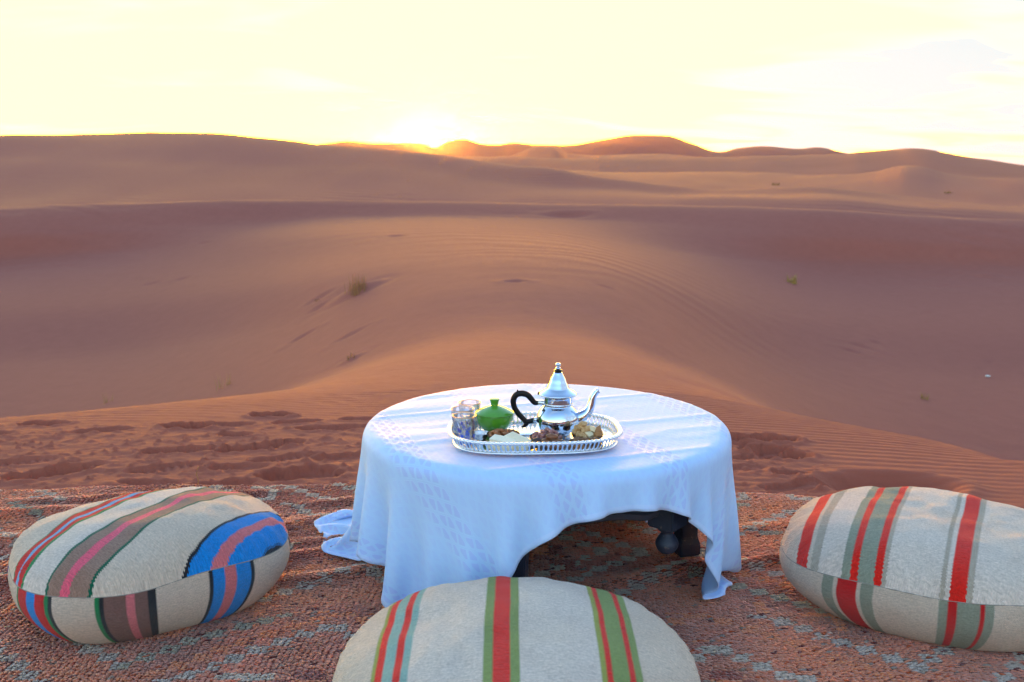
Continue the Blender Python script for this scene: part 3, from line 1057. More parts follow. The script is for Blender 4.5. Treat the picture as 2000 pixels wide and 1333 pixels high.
C_CREAM = s2l((216, 196, 178))
C_WHITE = s2l((222, 206, 194))
C_RED = s2l((228, 32, 18))
C_DRED = s2l((206, 16, 18))
C_GREEN = s2l((134, 152, 84))
C_LIME = s2l((156, 160, 70))
C_TEAL = s2l((140, 176, 168))
C_SAGE = s2l((146, 150, 132))
C_GREY = s2l((180, 166, 150))
C_BROWN = s2l((156, 122, 106))
C_DBROWN = s2l((128, 92, 84))
C_PINK = s2l((240, 96, 122))
C_PINK2 = s2l((222, 118, 124))
C_BLUE = s2l((8, 136, 222))
C_SKY = s2l((110, 170, 214))
C_DGREEN = s2l((10, 96, 70))
C_BGREEN = s2l((20, 130, 74))
C_BLACK = s2l((30, 34, 42))
C_PURPLE = s2l((92, 60, 150))
C_BASE = s2l((150, 150, 110))


def seq(start, *items):
    """consecutive bands: (width, colour)"""
    out, p = [], start
    for w, c in items:
        out.append((p, c))
        p += w
    return out


M_BASEP = simple('base_cloth', C_BASE, 0.95)

# --- front pouf: wide red stripe between green, seen from above
top = seq(-0.40, (0.164, C_CREAM), (0.007, C_LIME), (0.012, C_RED), (0.020, C_TEAL), (0.011, C_RED), (0.013, C_TEAL), (0.122, C_WHITE),
          (0.016, C_GREEN), (0.027, C_RED), (0.016, C_GREEN), (0.132, C_WHITE), (0.008, C_LIME), (0.011, C_RED), (0.026, C_GREEN), (0.011, C_RED), (0.012, C_GREEN), (0.2, C_CREAM))
sid = seq(-0.05, (0.35, C_CREAM), (0.03, C_RED), (0.4, C_CREAM), (0.04, C_GREEN), (0.03, C_RED), (0.04, C_GREEN), (1.0, C_CREAM), (0.05, C_RED), (0.3, C_CREAM))
p = pouf('floor_pouf', (0.004, 1.650, 0.016), 0.0, 0.328, 0.316, 0.130, 0.252, 2.1,
         (stripe_mat('front_top', top, -0.40, 0.40), stripe_mat('front_side', sid, -0.05, 2.2), M_BASEP), 0.0, 1.3, sag=0.0)
tag(p, 'cream pouf with wide red stripe edged in green, nearest and cut by the bottom', 'pouf', 'woven floor poufs around the table')

# --- left pouf
top = seq(-0.40, (0.272, C_CREAM), (0.005, C_BGREEN), (0.018, C_DRED), (0.012, C_SKY), (0.018, C_DRED), (0.007, C_BGREEN), (0.070, C_WHITE),
          (0.006, C_DGREEN), (0.024, C_BROWN), (0.021, C_PINK), (0.030, C_BROWN), (0.007, C_DGREEN), (0.108, C_CREAM),
          (0.007, C_BLACK), (0.028, C_BLUE), (0.020, C_PINK2), (0.030, C_BLUE), (0.007, C_BLACK), (0.2, C_CREAM))
sid = seq(-0.05, (0.054, C_DBROWN), (0.016, C_PINK2), (0.030, C_DBROWN), (0.006, C_BLACK), (0.778, C_CREAM),
          (0.010, C_PURPLE), (0.008, C_PINK2), (0.014, C_PURPLE), (0.124, C_CREAM), (0.012, C_BGREEN), (0.030, C_DRED), (0.026, C_BLUE), (0.030, C_DRED),
          (0.006, C_BGREEN), (0.010, C_BLACK), (0.092, C_CREAM), (0.007, C_BGREEN), (0.006, C_BLACK), (0.042, C_DBROWN), (0.020, C_PINK2), (0.032, C_DBROWN),
          (0.010, C_BLACK), (0.120, C_CREAM), (0.010, C_BLACK), (0.026, C_BLUE), (0.022, C_PINK2), (0.034, C_BLUE), (0.010, C_BLACK), (0.150, C_CREAM), (0.010, C_BLACK), (0.5, C_DBROWN))
p = pouf('floor_pouf', (-0.846, 2.222, 0.016), rad(31), 0.306, 0.238, 0.146, 0.250, 2.8,
         (stripe_mat('left_top', top, -0.40, 0.40), stripe_mat('left_side', sid, -0.05, 2.2), M_BASEP), rad(-56), 2.6, sag=0.010)
tag(p, 'oblong pouf with blue, pink, brown and green stripes, left of the table', 'pouf', 'woven floor poufs around the table')

# --- right pouf
top = seq(-0.40, (0.115, C_CREAM), (0.026, C_RED), (0.010, C_CREAM), (0.020, C_GREY), (0.051, C_WHITE), (0.021, C_SAGE), (0.015, C_RED), (0.033, C_SAGE), (0.018, C_RED), (0.007, C_GREY), (0.106, C_WHITE),
          (0.010, C_GREY), (0.010, C_WHITE), (0.033, C_RED), (0.010, C_GREY), (0.3, C_WHITE))
sid = seq(-0.05, (1.362, C_CREAM), (0.022, C_SAGE), (0.011, C_CREAM), (0.040, C_DRED), (0.010, C_CREAM), (0.030, C_SAGE), (0.125, C_CREAM),
          (0.020, C_SAGE), (0.017, C_DRED), (0.042, C_SAGE), (0.014, C_DRED), (0.016, C_SAGE), (0.4, C_CREAM))
p = pouf('floor_pouf', (1.000, 2.205, 0.016), rad(-22), 0.355, 0.285, 0.136, 0.248, 2.4,
         (stripe_mat('right_top', top, -0.40, 0.40, dirt=0.5), stripe_mat('right_side', sid, -0.05, 2.2, dirt=0.5), M_BASEP), rad(-6), 4.1, sag=0.008)
tag(p, 'cream pouf with thin red and sage stripes, right of the table, cut by the edge', 'pouf', 'woven floor poufs around the table')

# ------------------------------------------------------------------ table
TC = Vector((0.085, 2.415, 0.0))
TOP = 0.412
TR = 0.455
RIM = 0.020

m = NT('painted_dark_wood')
co = m.coord()
g = m.noise(22, 5, 0.6, co)
chip = m.rng(m.noise(90, 4, 0.7, co), 0.62, 0.72)
m.set(Base_Color=m.mix(m.math('MULTIPLY', chip, 0.5), m.mix(g, (0.010, 0.014, 0.030), (0.030, 0.040, 0.070)), (0.20, 0.17, 0.14)),
      Roughness=0.55, Normal=m.bump(g, 0.3, 0.002))
M_WOOD = m.m

table = empty('low_table', (TC.x, TC.y, 0.014))
tag(table, 'low round dark painted wooden table under a white cloth', 'table')
lathe('tabletop', [(0.001, 0.364), (0.40, 0.358), (0.426, 0.362), (0.432, 0.370), (0.432, 0.378), (0.426, 0.385), (0.001, 0.386)], M_WOOD, table, 96)


def prism(bm, pts, z0, z1):
    vb = [bm.verts.new((x, y, z0)) for x, y in pts]
    vt = [bm.verts.new((x, y, z1)) for x, y in pts]
    n = len(pts)
    bm.faces.new(vb[::-1])
    bm.faces.new(vt)
    for k in range(n):
        bm.faces.new((vb[k], vb[(k + 1) % n], vt[(k + 1) % n], vt[k]))


CORN = [(-102 + 60 * k) for k in range(6)]
CR = 0.365
for k, dg in enumerate(CORN):
    a = rad(dg)
    cx, cy = CR * math.cos(a), CR * math.sin(a)
    if k % 2 == 0:
        # leg: square post with a waist and a spreading foot
        if k == 2:
            cx, cy = cx * 1.10, cy * 1.10
        bm = bmesh.new()
        prof = [(0.030, 0.0), (0.030, 0.03), (0.024, 0.05), (0.023, 0.16), (0.026, 0.20), (0.034, 0.24), (0.036, 0.364)]
        rings = []
        for hw, z in prof:
            ring = []
            for sx, sy in ((-1, -1), (1, -1), (1, 1), (-1, 1)):
                lx, ly = sx * hw, sy * hw
                ring.append(bm.verts.new((cx + lx * math.cos(a) - ly * math.sin(a), cy + lx * math.sin(a) + ly * math.cos(a), z)))
            rings.append(ring)
        for r0, r1 in zip(rings, rings[1:]):
            for q in range(4):
                bm.faces.new((r0[q], r0[(q + 1) % 4], r1[(q + 1) % 4], r1[q]))
        bm.faces.new(rings[0][::-1])
        bm.faces.new(rings[-1])
        bmesh.ops.bevel(bm, geom=[e for e in bm.edges], offset=0.003, segments=2, affect='EDGES')
        bm_obj('leg', bm, M_WOOD, table)
    else:
        # corner block with a turned drop below it
        bm = bmesh.new()
        w = 0.034
        prism(bm, [(cx + (sx * w) * math.cos(a) - (sy * w) * math.sin(a), cy + (sx * w) * math.sin(a) + (sy * w) * math.cos(a))
                   for sx, sy in ((-1, -1), (1, -1), (1, 1), (-1, 1))], 0.215, 0.364)
        bmesh.ops.bevel(bm, geom=[e for e in bm.edges], offset=0.004, segments=2, affect='EDGES')
        blk = bm_obj('corner_block', bm, M_WOOD, table)
        d = lathe('drop', smooth_prof([(0.001, 0.150), (0.016, 0.153), (0.025, 0.166), (0.026, 0.178), (0.017, 0.194), (0.014, 0.200), (0.022, 0.207), (0.026, 0.2145)], 4), M_WOOD, blk, 28)
        d.location = (cx, cy, 0)
for k in range(6):
    a0, a1 = rad(CORN[k]), rad(CORN[(k + 1) % 6])
    A = Vector((math.cos(a0), math.sin(a0), 0)) * CR
    B = Vector((math.cos(a1), math.sin(a1), 0)) * CR
    t = (B - A).normalized()
    nrm = Vector((t.y, -t.x, 0))
    L = (B - A).length
    bm = bmesh.new()
    cols = []
    NS = 40
    for q in range(NS + 1):
        f = q / NS
        p_ = A + t * (0.030 + (L - 0.060) * f)
        # scalloped lower edge, raised moulding
        low = 0.236 + 0.012 * math.exp(-((f - 0.5) / 0.32) ** 4) + 0.008 * math.exp(-(f / 0.06) ** 2) + 0.008 * math.exp(-((1 - f) / 0.06) ** 2)
        sec = [(0.010, low), (0.016, low + 0.004), (0.016, low + 0.016), (0.011, low + 0.020), (0.011, 0.318), (0.017, 0.322), (0.017, 0.358), (-0.010, 0.358), (-0.010, low)]
        cols.append([bm.verts.new(p_ + nrm * dx + Vector((0, 0, z))) for dx, z in sec])
    for c0, c1 in zip(cols, cols[1:]):
        for q in range(9):
            bm.faces.new((c0[q], c1[q], c1[(q + 1) % 9], c0[(q + 1) % 9]))
    bm.faces.new(cols[0])
    bm.faces.new(cols[-1][::-1])
    bm_obj('apron', bm, M_WOOD, table)

# ------------------------------------------------------------------ tablecloth
# a square cloth let fall over the round table: position based cloth
CN = 96
CSIDE = 1.34
CROT = rad(CLOTH_ROT)
CCX, CCY = CLOTH_OFF


def drape():
    d = CSIDE / CN
    a = np.linspace(-CSIDE / 2, CSIDE / 2, CN + 1)
    U, W = np.meshgrid(a, a, indexing='ij')
    c, s = math.cos(CROT), math.sin(CROT)
    P = np.stack([U * c - W * s + CCX, U * s + W * c + CCY, np.full_like(U, TOP + 0.004)], -1)
    r0 = np.hypot(P[..., 0], P[..., 1])
    # start as a loose cone, so the free edge swings down and outwards
    pin = r0 < TR - RIM
    over = np.maximum(r0 - TR, 0)
    th_ = np.degrees(np.arctan2(P[..., 1], P[..., 0])) % 360
    lean = np.radians(CLOTH_LEAN - 20 * np.exp(-((th_ - 168) / 34) ** 2) + 9 * np.exp(-((th_ - 338) / 26) ** 2))
    sc_ = np.where(r0 > TR, (TR + over * np.cos(lean)) / np.maximum(r0, 1e-6), 1.0)
    P[..., 0] *= sc_
    P[..., 1] *= sc_
    P[..., 2] -= over * np.sin(lean)
    P[..., 2] = np.maximum(P[..., 2], 0.035)
    P += 0.004 * np.stack([fbm(U * 6 + 3, W * 6, 2), fbm(U * 6, W * 6 + 8, 2), fbm(U * 6, W * 6, 2)], -1) * (~pin)[..., None]
    P[..., 2] = np.where(pin, TOP + 0.0, P[..., 2])
    PIN = P.copy()
    Q = P.copy()
    n = CN + 1

    def pairs(di, dj):
        i0 = slice(0, n - di) if di >= 0 else slice(-di, n)
        j0 = slice(0, n - dj) if dj >= 0 else slice(-dj, n)
        i1 = slice(di, n) if di >= 0 else slice(0, n + di)
        j1 = slice(dj, n) if dj >= 0 else slice(0, n + dj)
        return (i0, j0), (i1, j1)

    sets = []
    for (di, dj, k) in ((1, 0, 1.0), (0, 1, 1.0), (1, 1, 0.35), (1, -1, 0.35), (3, 0, 0.10), (0, 3, 0.10)):
        A, B = pairs(di, dj)
        sets.append((A, B, d * math.hypot(di, dj), k, abs(di) > 1 or abs(dj) > 1))
    deg = np.zeros((n, n, 1))
    dt = 1 / 60.0
    for step in range(CLOTH_STEPS):
        vel = (P - Q) * 0.97
        Q = P.copy()
        P = P + vel
        P[..., 2] -= 9.8 * dt * dt * 0.6
        for it in range(14):
            for A, B, L, k, bend in sets:
                D = P[B] - P[A]
                ln = np.sqrt((D * D).sum(-1, keepdims=True)) + 1e-9
                e = (ln - L) / ln
                if bend:
                    e = np.minimum(e, 0)      # only resists folding sharply
                corr = D * (e * k * 0.36)
                P[A] += corr
                P[B] -= corr
            P[pin] = PIN[pin]
            # table: a disc with a rounded rim
            r = np.hypot(P[..., 0], P[..., 1])
            q = P[..., 2] - (TOP - RIM)
            rr0 = np.maximum(r - (TR - RIM), 0)
            near = (q > 0) & (r > TR - RIM)
            dist = np.sqrt(q * q + rr0 * rr0)
            push = near & (dist < RIM)
            fk = np.where(push, RIM / np.maximum(dist, 1e-6), 1.0)
            newr = (TR - RIM) + rr0 * fk
            P[..., :2] *= np.where(push, newr / np.maximum(r, 1e-6), 1.0)[..., None]
            P[..., 2] = np.where(push, (TOP - RIM) + q * fk, P[..., 2])
            under = (q <= 0) & (r < TR) & (P[..., 2] > 0.33)
            f = np.where(under, (TR + 0.0005) / np.maximum(r, 1e-6), 1.0)[..., None]
            P[..., :2] *= f
            # rug
            gz_ = 0.027
            low = P[..., 2] < gz_
            P[..., 2] = np.where(low, gz_, P[..., 2])
            P[..., :2] = np.where(low[..., None], P[..., :2] * 0.3 + Q[..., :2] * 0.7, P[..., :2])
    return P, U, W


CP, CU, CW = drape()
# ironed folds: the cloth was stored folded, creases stay on the flat top
onflat = sstep(TR + 0.02, TR - 0.03, np.hypot(CP[..., 0], CP[..., 1]))
for line in (-0.52, -0.26, 0.0, 0.26, 0.52):
    CP[..., 2] += 0.0026 * np.exp(-((CW - line - 0.03) / 0.008) ** 2) * (0.4 + 0.6 * onflat)
CP[..., 2] += 0.0016 * np.exp(-((CU - 0.10) / 0.010) ** 2) * onflat
CP[..., 2] += onflat * np.maximum(0, 0.0022 * fbm(CU * 3.0, CW * 11.0, 3))
# damask: figured bands show by a change of gloss and tone
m = NT('damask_cloth')
uv = m.sepxyz(m.coord('UV'))
PU, PV = 0.026, 0.038
au = m.math('DIVIDE', uv[0], PU)
av = m.math('DIVIDE', uv[1], PV)


def tri(x):
    return m.math('ABSOLUTE', m.math('SUBTRACT', m.math('FRACT', x), 0.5))


# honeycomb of double lines
d1 = m.math('ADD', au, av)
d2 = m.math('SUBTRACT', au, av)
l1 = m.math('MINIMUM', tri(d1), tri(d2))
l3 = tri(m.math('ADD', au, 0.25))
lat = m.math('MINIMUM', l1, m.math('ADD', m.math('MULTIPLY', l3, 1.0), 0.02))
line = m.math('MULTIPLY', m.rng(lat, 0.02, 0.05, 0.0, 1.0, True), m.rng(lat, 0.10, 0.13, 1.0, 0.0, True))
cellf = m.rng(lat, 0.13, 0.16, 0.0, 1.0, True)
stripe = m.rng(m.math('ABSOLUTE', m.math('SUBTRACT', m.math('FRACT', m.math('DIVIDE', uv[0], 0.26)), 0.5)), 0.10, 0.16, 1.0, 0.25, True)
fig = m.math('MULTIPLY', m.math('SUBTRACT', m.math('MULTIPLY', cellf, 0.9), m.math('MULTIPLY', line, 0.7)), stripe)
hemd = m.math('MAXIMUM', m.math('ABSOLUTE', uv[0]), m.math('ABSOLUTE', uv[1]))
hem = m.rng(hemd, CSIDE / 2 - 0.014, CSIDE / 2 - 0.0125)
weft = m.math('SINE', m.math('MULTIPLY', uv[1], 6.283 * 700))
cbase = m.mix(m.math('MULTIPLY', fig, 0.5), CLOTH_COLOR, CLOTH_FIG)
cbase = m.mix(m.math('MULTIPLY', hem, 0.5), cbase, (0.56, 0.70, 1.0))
hgt = m.math('ADD', m.math('MULTIPLY', fig, 0.6), m.math('ADD', m.math('MULTIPLY', hem, 1.0), m.math('MULTIPLY', m.noise(60, 3, 0.5, m.coord('UV')), 0.6)))
m.set(Base_Color=cbase, Roughness=m.math('ADD', 0.62, m.math('MULTIPLY', fig, 0.15)), Normal=m.bump(hgt, 0.35, 0.0011))
m.p.inputs['Sheen Weight'].default_value = 0.10
m.p.inputs['Specular IOR Level'].default_value = 0.25
tr = m.n('ShaderNodeBsdfTranslucent')
m.put(tr.inputs['Color'], cbase)
mx = m.n('ShaderNodeMixShader')
mx.inputs[0].default_value = 0.16
m.t.links.new(m.p.outputs[0], mx.inputs[1])
m.t.links.new(tr.outputs[0], mx.inputs[2])
m.t.links.new(mx.outputs[0], m.out.inputs['Surface'])
M_CLOTH = m.m
cv = CP.reshape(-1, 3) + np.array([TC.x, TC.y, 0])
cloth = grid_mesh('tablecloth', cv, quads(CN + 1, CN + 1), M_CLOTH)
uvl = cloth.data.uv_layers.new(name='UVMap')
li = np.zeros(len(cloth.data.loops), dtype=np.int32)
cloth.data.loops.foreach_get('vertex_index', li)
uvl.data.foreach_set('uv', np.stack([CU.ravel(), CW.ravel()], 1)[li].astype(np.float32).ravel())
sm = cloth.modifiers.new('smooth', 'SUBSURF')
sm.levels = sm.render_levels = 1
so = cloth.modifiers.new('thick', 'SOLIDIFY')
so.thickness = 0.0012
so.offset = 1.0
tag(cloth, 'pale bluish white damask cloth draped unevenly over the low round table', 'tablecloth')

# ------------------------------------------------------------------ tea things
CT = TOP + 0.0055          # surface of the cloth on the table


def silver(name, rough=0.12, col=(0.86, 0.87, 0.90), scratch=0.25):
    m = NT(name)
    f = m.noise(45, 5, 0.65, m.coord())
    m.set(Base_Color=m.mix(f, tuple(c * 0.86 for c in col), col), Metallic=1.0,
          Roughness=m.rng(f, 0.3, 0.8, rough * (1 - scratch), rough * (1 + scratch * 2)))
    return m.m


M_SILVER = silver('tray_silver', 0.20, (0.90, 0.90, 0.91))
M_POT = silver('sky_tinted_pot_silver', 0.08, (0.62, 0.73, 0.90))  # blue of the reflected sky is tinted into the pot's metal colour
M_STEEL = silver('dish_steel', 0.15, (0.70, 0.70, 0.72))

# --- tray with a pierced gallery
tray = empty('serving_tray', (0.052, 2.222, CT + 0.001), rad(3))
tag(tray, 'oval silver tray with a pierced gallery rim on the white cloth', 'tray')
TA, TB, TE = 0.186, 0.124, 3.0


def oval(t, off=0.0):
    c, s = math.cos(t), math.sin(t)
    r = (abs(c / (TA + off)) ** TE + abs(s / (TB + off)) ** TE) ** (-1 / TE)
    return r * c, r * s


# equal arc steps round the oval
tt = np.linspace(0, 2 * math.pi, 4001)
ov = np.array([oval(t) for t in tt])
ar = np.concatenate([[0], np.cumsum(np.hypot(*np.diff(ov, axis=0).T))])
NCELL = 104


def at_arc(f, off):
    t = np.interp((f % 1.0) * ar[-1], ar, tt)
    return oval(float(t), off)


# floor of the tray, with a faint engraved rosette
m = NT('tray_floor_silver')
co = m.coord()
sx = m.sepxyz(co)
rr_ = m.math('SQRT', m.math('ADD', m.math('MULTIPLY', m.math('DIVIDE', sx[0], 1.5), m.math('DIVIDE', sx[0], 1.5)), m.math('MULTIPLY', sx[1], sx[1])))
an = m.math('ARCTAN2', sx[1], m.math('DIVIDE', sx[0], 1.5))
eng = m.math('MULTIPLY', m.math('SINE', m.math('MULTIPLY', rr_, 620.0)), m.math('SINE', m.math('MULTIPLY', an, 48.0)))
m.set(Base_Color=(0.86, 0.86, 0.87), Metallic=1.0, Roughness=0.16, Normal=m.bump(eng, 0.25, 0.0008))
M_TRAYF = m.m
V, F = [], []
NF = NCELL * 2
for s_, z in ((0.02, 0.002), (0.5, 0.002), (0.9, 0.002), (0.985, 0.0032), (1.0, 0.006)):
    for k in range(NF):
        x, y = at_arc(k / NF, 0)
        V.append((x * s_, y * s_, z))
F = quads(5, NF, True)
o = grid_mesh('tray_floor', np.array(V), F, M_TRAYF, tray)
so = o.modifiers.new('thick', 'SOLIDIFY')
so.thickness = 0.0014

# gallery: every cell is a little frame round an oval opening, small pips below
V, F = [], []
Z0, Z1 = 0.006, 0.027
FL = 0.006


def gpt(f, h):
    x, y = at_arc(f, FL * h)
    return (x, y, Z0 + (Z1 - Z0) * h)


for k in range(NCELL):
    f0 = k / NCELL
    w = 1.0 / NCELL
    outer, inner = [], []
    for q in range(16):
        a = 2 * math.pi * q / 16
        c, s = math.cos(a), math.sin(a)
        mx_ = max(abs(c), abs(s))
        ox, oy = 0.5 + 0.5 * c / mx_, 0.5 + 0.5 * s / mx_
        outer.append(len(V))
        V.append(gpt(f0 + w * ox, oy))
        inner.append(len(V))
        V.append(gpt(f0 + w * (0.5 + 0.33 * c), 0.56 + 0.37 * s))
    for q in range(16):
        q2 = (q + 1) % 16
        F.append((outer[q], outer[q2], inner[q2], inner[q]))
g = mesh_obj('gallery', V, F, M_SILVER, tray)
bm = bmesh.new()
bm.from_mesh(g.data)
bmesh.ops.remove_doubles(bm, verts=bm.verts, dist=0.00005)
bm.to_mesh(g.data)
bm.free()
so = g.modifiers.new('thick', 'SOLIDIFY')
so.thickness = 0.0013
so.offset = 0

# rope rim and foot wire
for nm, off, z, r0, rope in (('rope_rim', 0.0085, 0.0290, 0.0034, 1), ('foot_wire', -0.001, 0.0036, 0.0024, 0)):
    V = []
    NR_ = NCELL * 6
    SEG = 8
    for k in range(NR_):
        x, y = at_arc(k / NR_, off)
        x2, y2 = at_arc((k + 1) / NR_, off)
        t = np.array([x2 - x, y2 - y])
        t /= np.linalg.norm(t)
        nx, ny = t[1], -t[0]
        for w in range(SEG):
            a = 2 * math.pi * w / SEG
            r_ = r0 * (1 + (0.22 * math.sin(2 * math.pi * k / 6 + a) if rope else 0))
            V.append((x + nx * math.cos(a) * r_ * 1.5, y + ny * math.cos(a) * r_ * 1.5, z + math.sin(a) * r_))
    a_ = quads(NR_, SEG, True)
    last = np.array([[(NR_ - 1) * SEG + w, (NR_ - 1) * SEG + (w + 1) % SEG, (w + 1) % SEG, w] for w in range(SEG)])
    grid_mesh(nm, np.array(V), np.concatenate([a_, last]), M_SILVER, tray)

TZ_ = CT + 0.001 + 0.0036     # standing height on the tray floor

# --- teapot
pot = empty('teapot', (0.107, 2.262, TZ_))
tag(pot, 'shiny silver teapot with pointed lid, curved spout and black handle on tray', 'teapot')
U = 0.000248


def zp(l):
    """profile given in drawing units: (radius, height below the tip) -> metres"""
    return [(r * U * 1.08, (795 - y) * U * 0.95) for r, y in l]


body = zp([(4, 792), (100, 792), (112, 790), (112, 784), (104, 778), (132, 766), (160, 744), (178, 712), (188, 672), (190, 645), (184, 605), (168, 565), (146, 532), (128, 512),
           (120, 500), (124, 492), (130, 488), (130, 480), (127, 472), (128, 420), (132, 408), (140, 402)])
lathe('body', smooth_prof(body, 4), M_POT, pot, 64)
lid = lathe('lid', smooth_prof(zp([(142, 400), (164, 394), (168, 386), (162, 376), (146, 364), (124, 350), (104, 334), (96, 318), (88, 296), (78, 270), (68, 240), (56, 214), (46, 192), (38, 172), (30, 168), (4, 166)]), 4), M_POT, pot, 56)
M_BLACK = simple('black_bakelite', (0.006, 0.006, 0.008), 0.30, 0.3, 60)
M_BLACK.node_tree.nodes['Principled BSDF'].inputs['Specular IOR Level'].default_value = 0.2
lathe('collar', smooth_prof(zp([(4, 168), (30, 166), (40, 156), (38, 148), (22, 142), (4, 140)]), 4), M_BLACK, lid, 32)
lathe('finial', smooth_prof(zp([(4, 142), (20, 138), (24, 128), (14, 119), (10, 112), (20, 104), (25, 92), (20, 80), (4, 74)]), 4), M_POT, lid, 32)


def dp(x, y):
    """drawing point in the plane of handle and spout"""
    return ((x - 1210) * U * 1.04, 0.0, (795 - y) * U * 0.95)


sp = [dp(*p_) for p_ in ((1375, 640), (1425, 618), (1470, 585), (1500, 535), (1514, 480), (1528, 425), (1546, 385), (1566, 360), (1578, 352))]
sp = smooth_prof(sp, 5)
rads = np.interp(np.linspace(0, 1, len(sp)), [0, 0.15, 0.35, 0.55, 0.8, 0.93, 1.0], np.array([62, 54, 42, 33, 26, 27, 34]) * U)
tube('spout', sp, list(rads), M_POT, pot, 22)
for (x0, y0, x1, y1, r0, r1) in ((1120, 480, 1030, 478, 26, 22), (1045, 640, 985, 660, 30, 20)):
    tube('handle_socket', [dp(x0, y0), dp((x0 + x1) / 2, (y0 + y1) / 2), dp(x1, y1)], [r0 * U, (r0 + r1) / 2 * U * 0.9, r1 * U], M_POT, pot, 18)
hp = [dp(*p_) for p_ in ((1040, 478), (1000, 478), (970, 440), (935, 400), (885, 384), (835, 398), (808, 450), (815, 520), (850, 585), (895, 640), (930, 672), (1000, 655))]
hs_ = smooth_prof(hp, 6)
hrad = np.interp(np.linspace(0, 1, len(hs_)), [0, 0.1, 0.35, 0.6, 0.85, 1.0], np.array([20, 25, 30, 27, 25, 24]) * U)
hd = tube('handle', hs_, list(hrad), M_BLACK, pot, 16, flat=0.8)
for pts_, rs_ in (([(862, 400), (850, 372), (843, 345)], [22, 15, 3]), ([(935, 660), (925, 695), (905, 718), (885, 726)], [24, 22, 16, 5])):
    tube('spur', smooth_prof([dp(*p_) for p_ in pts_], 4), list(np.interp(np.linspace(0, 1, (len(pts_) - 1) * 4 + 1), np.linspace(0, 1, len(rs_)), np.array(rs_) * U)), M_BLACK, hd, 12, flat=0.7)
tube('hinge_knob', smooth_prof([dp(1085, 392), dp(1062, 386), dp(1040, 384), dp(1028, 380)], 3), [12 * U] * 3 + [13 * U] * 3 + [16 * U] * 3 + [9 * U], M_BLACK, lid, 12)

# --- green lidded bowl
m = NT('green_glaze')
f = m.noise(30, 4, 0.6, m.coord())
m.set(Base_Color=m.mix(f, (0.055, 0.22, 0.012), (0.10, 0.34, 0.03)), Roughness=0.16)
m.p.inputs['Coat Weight'].default_value = 0.4
M_GREEN = m.m
bowl = empty('lidded_bowl', (-0.041, 2.278, TZ_))
tag(bowl, 'green glazed lidded bowl on the tray between glasses and teapot', 'bowl')
G = 0.000242
lathe('bowl_body', smooth_prof([(0.001, 0.001), (82 * G, 0.0), (92 * G, 0.002), (96 * G, 0.005), (130 * G, 42 * G), (162 * G, 84 * G), (180 * G, 130 * G), (186 * G, 176 * G), (184 * G, 184 * G)], 4), M_GREEN, bowl, 56)
ld = lathe('lid', smooth_prof([(180 * G, 186 * G), (190 * G, 188 * G), (192 * G, 194 * G), (184 * G, 202 * G), (150 * G, 222 * G), (108 * G, 242 * G), (66 * G, 258 * G), (38 * G, 266 * G)], 4), M_GREEN, bowl, 56)
lathe('knob', smooth_prof([(38 * G, 262 * G), (37 * G, 282 * G), (41 * G, 302 * G), (47 * G, 322 * G), (45 * G, 332 * G), (4 * G, 336 * G)], 4), M_GREEN, ld, 32)

# --- tea glasses
m = NT('tea_glass')
m.t.nodes.remove(m.p)
tp = m.n('ShaderNodeBsdfTransparent')
tp.inputs['Color'].default_value = (0.975, 0.98, 0.99, 1)
gl = m.n('ShaderNodeBsdfGlossy')
gl.inputs['Roughness'].default_value = 0.03
fr = m.n('ShaderNodeFresnel')
fr.inputs['IOR'].default_value = 1.45
mxg = m.n('ShaderNodeMixShader')
m.t.links.new(m.math('ADD', m.math('MULTIPLY', fr.outputs[0], 0.6), m.math('MULTIPLY', m.noise(90, 3, 0.6, m.coord()), 0.06)), mxg.inputs[0])
m.t.links.new(tp.outputs[0], mxg.inputs[1])
m.t.links.new(gl.outputs[0], mxg.inputs[2])
m.t.links.new(mxg.outputs[0], m.out.inputs['Surface'])
M_GLASS = m.m
M_GOLD = simple('gilt_rim', (0.75, 0.42, 0.22), 0.25, 0.1, metallic=1.0)
m = NT('blue_enamel')
m.set(Base_Color=m.mix(m.noise(80, 2, 0.5, m.coord()), (0.01, 0.05, 0.55), (0.03, 0.12, 0.75)), Roughness=0.3)
M_ENAMEL = m.m


def star(bm, cx, cz, r, rad_at, a0, thick=0.0005):
    ring = []
    for k in range(12):
        w = 2 * math.pi * k / 12 + 0.3
        q = r if k % 2 == 0 else r * 0.5
        du, dz = q * math.cos(w), q * math.sin(w)
        z = cz + dz
        R = rad_at(z) + thick
        a = a0 + (cx + du) / R
        ring.append(bm.verts.new((R * math.cos(a), R * math.sin(a), z)))
    R = rad_at(cz) + thick
    a = a0 + cx / R
    c = bm.verts.new((R * math.cos(a) * 1.001, R * math.sin(a) * 1.001, cz))
    for k in range(12):
        bm.faces.new((c, ring[k], ring[(k + 1) % 12]))


def rad_at(z):
    return float(np.interp(z, [0, 0.004, 0.068], [0.0215, 0.0225, 0.0268]))


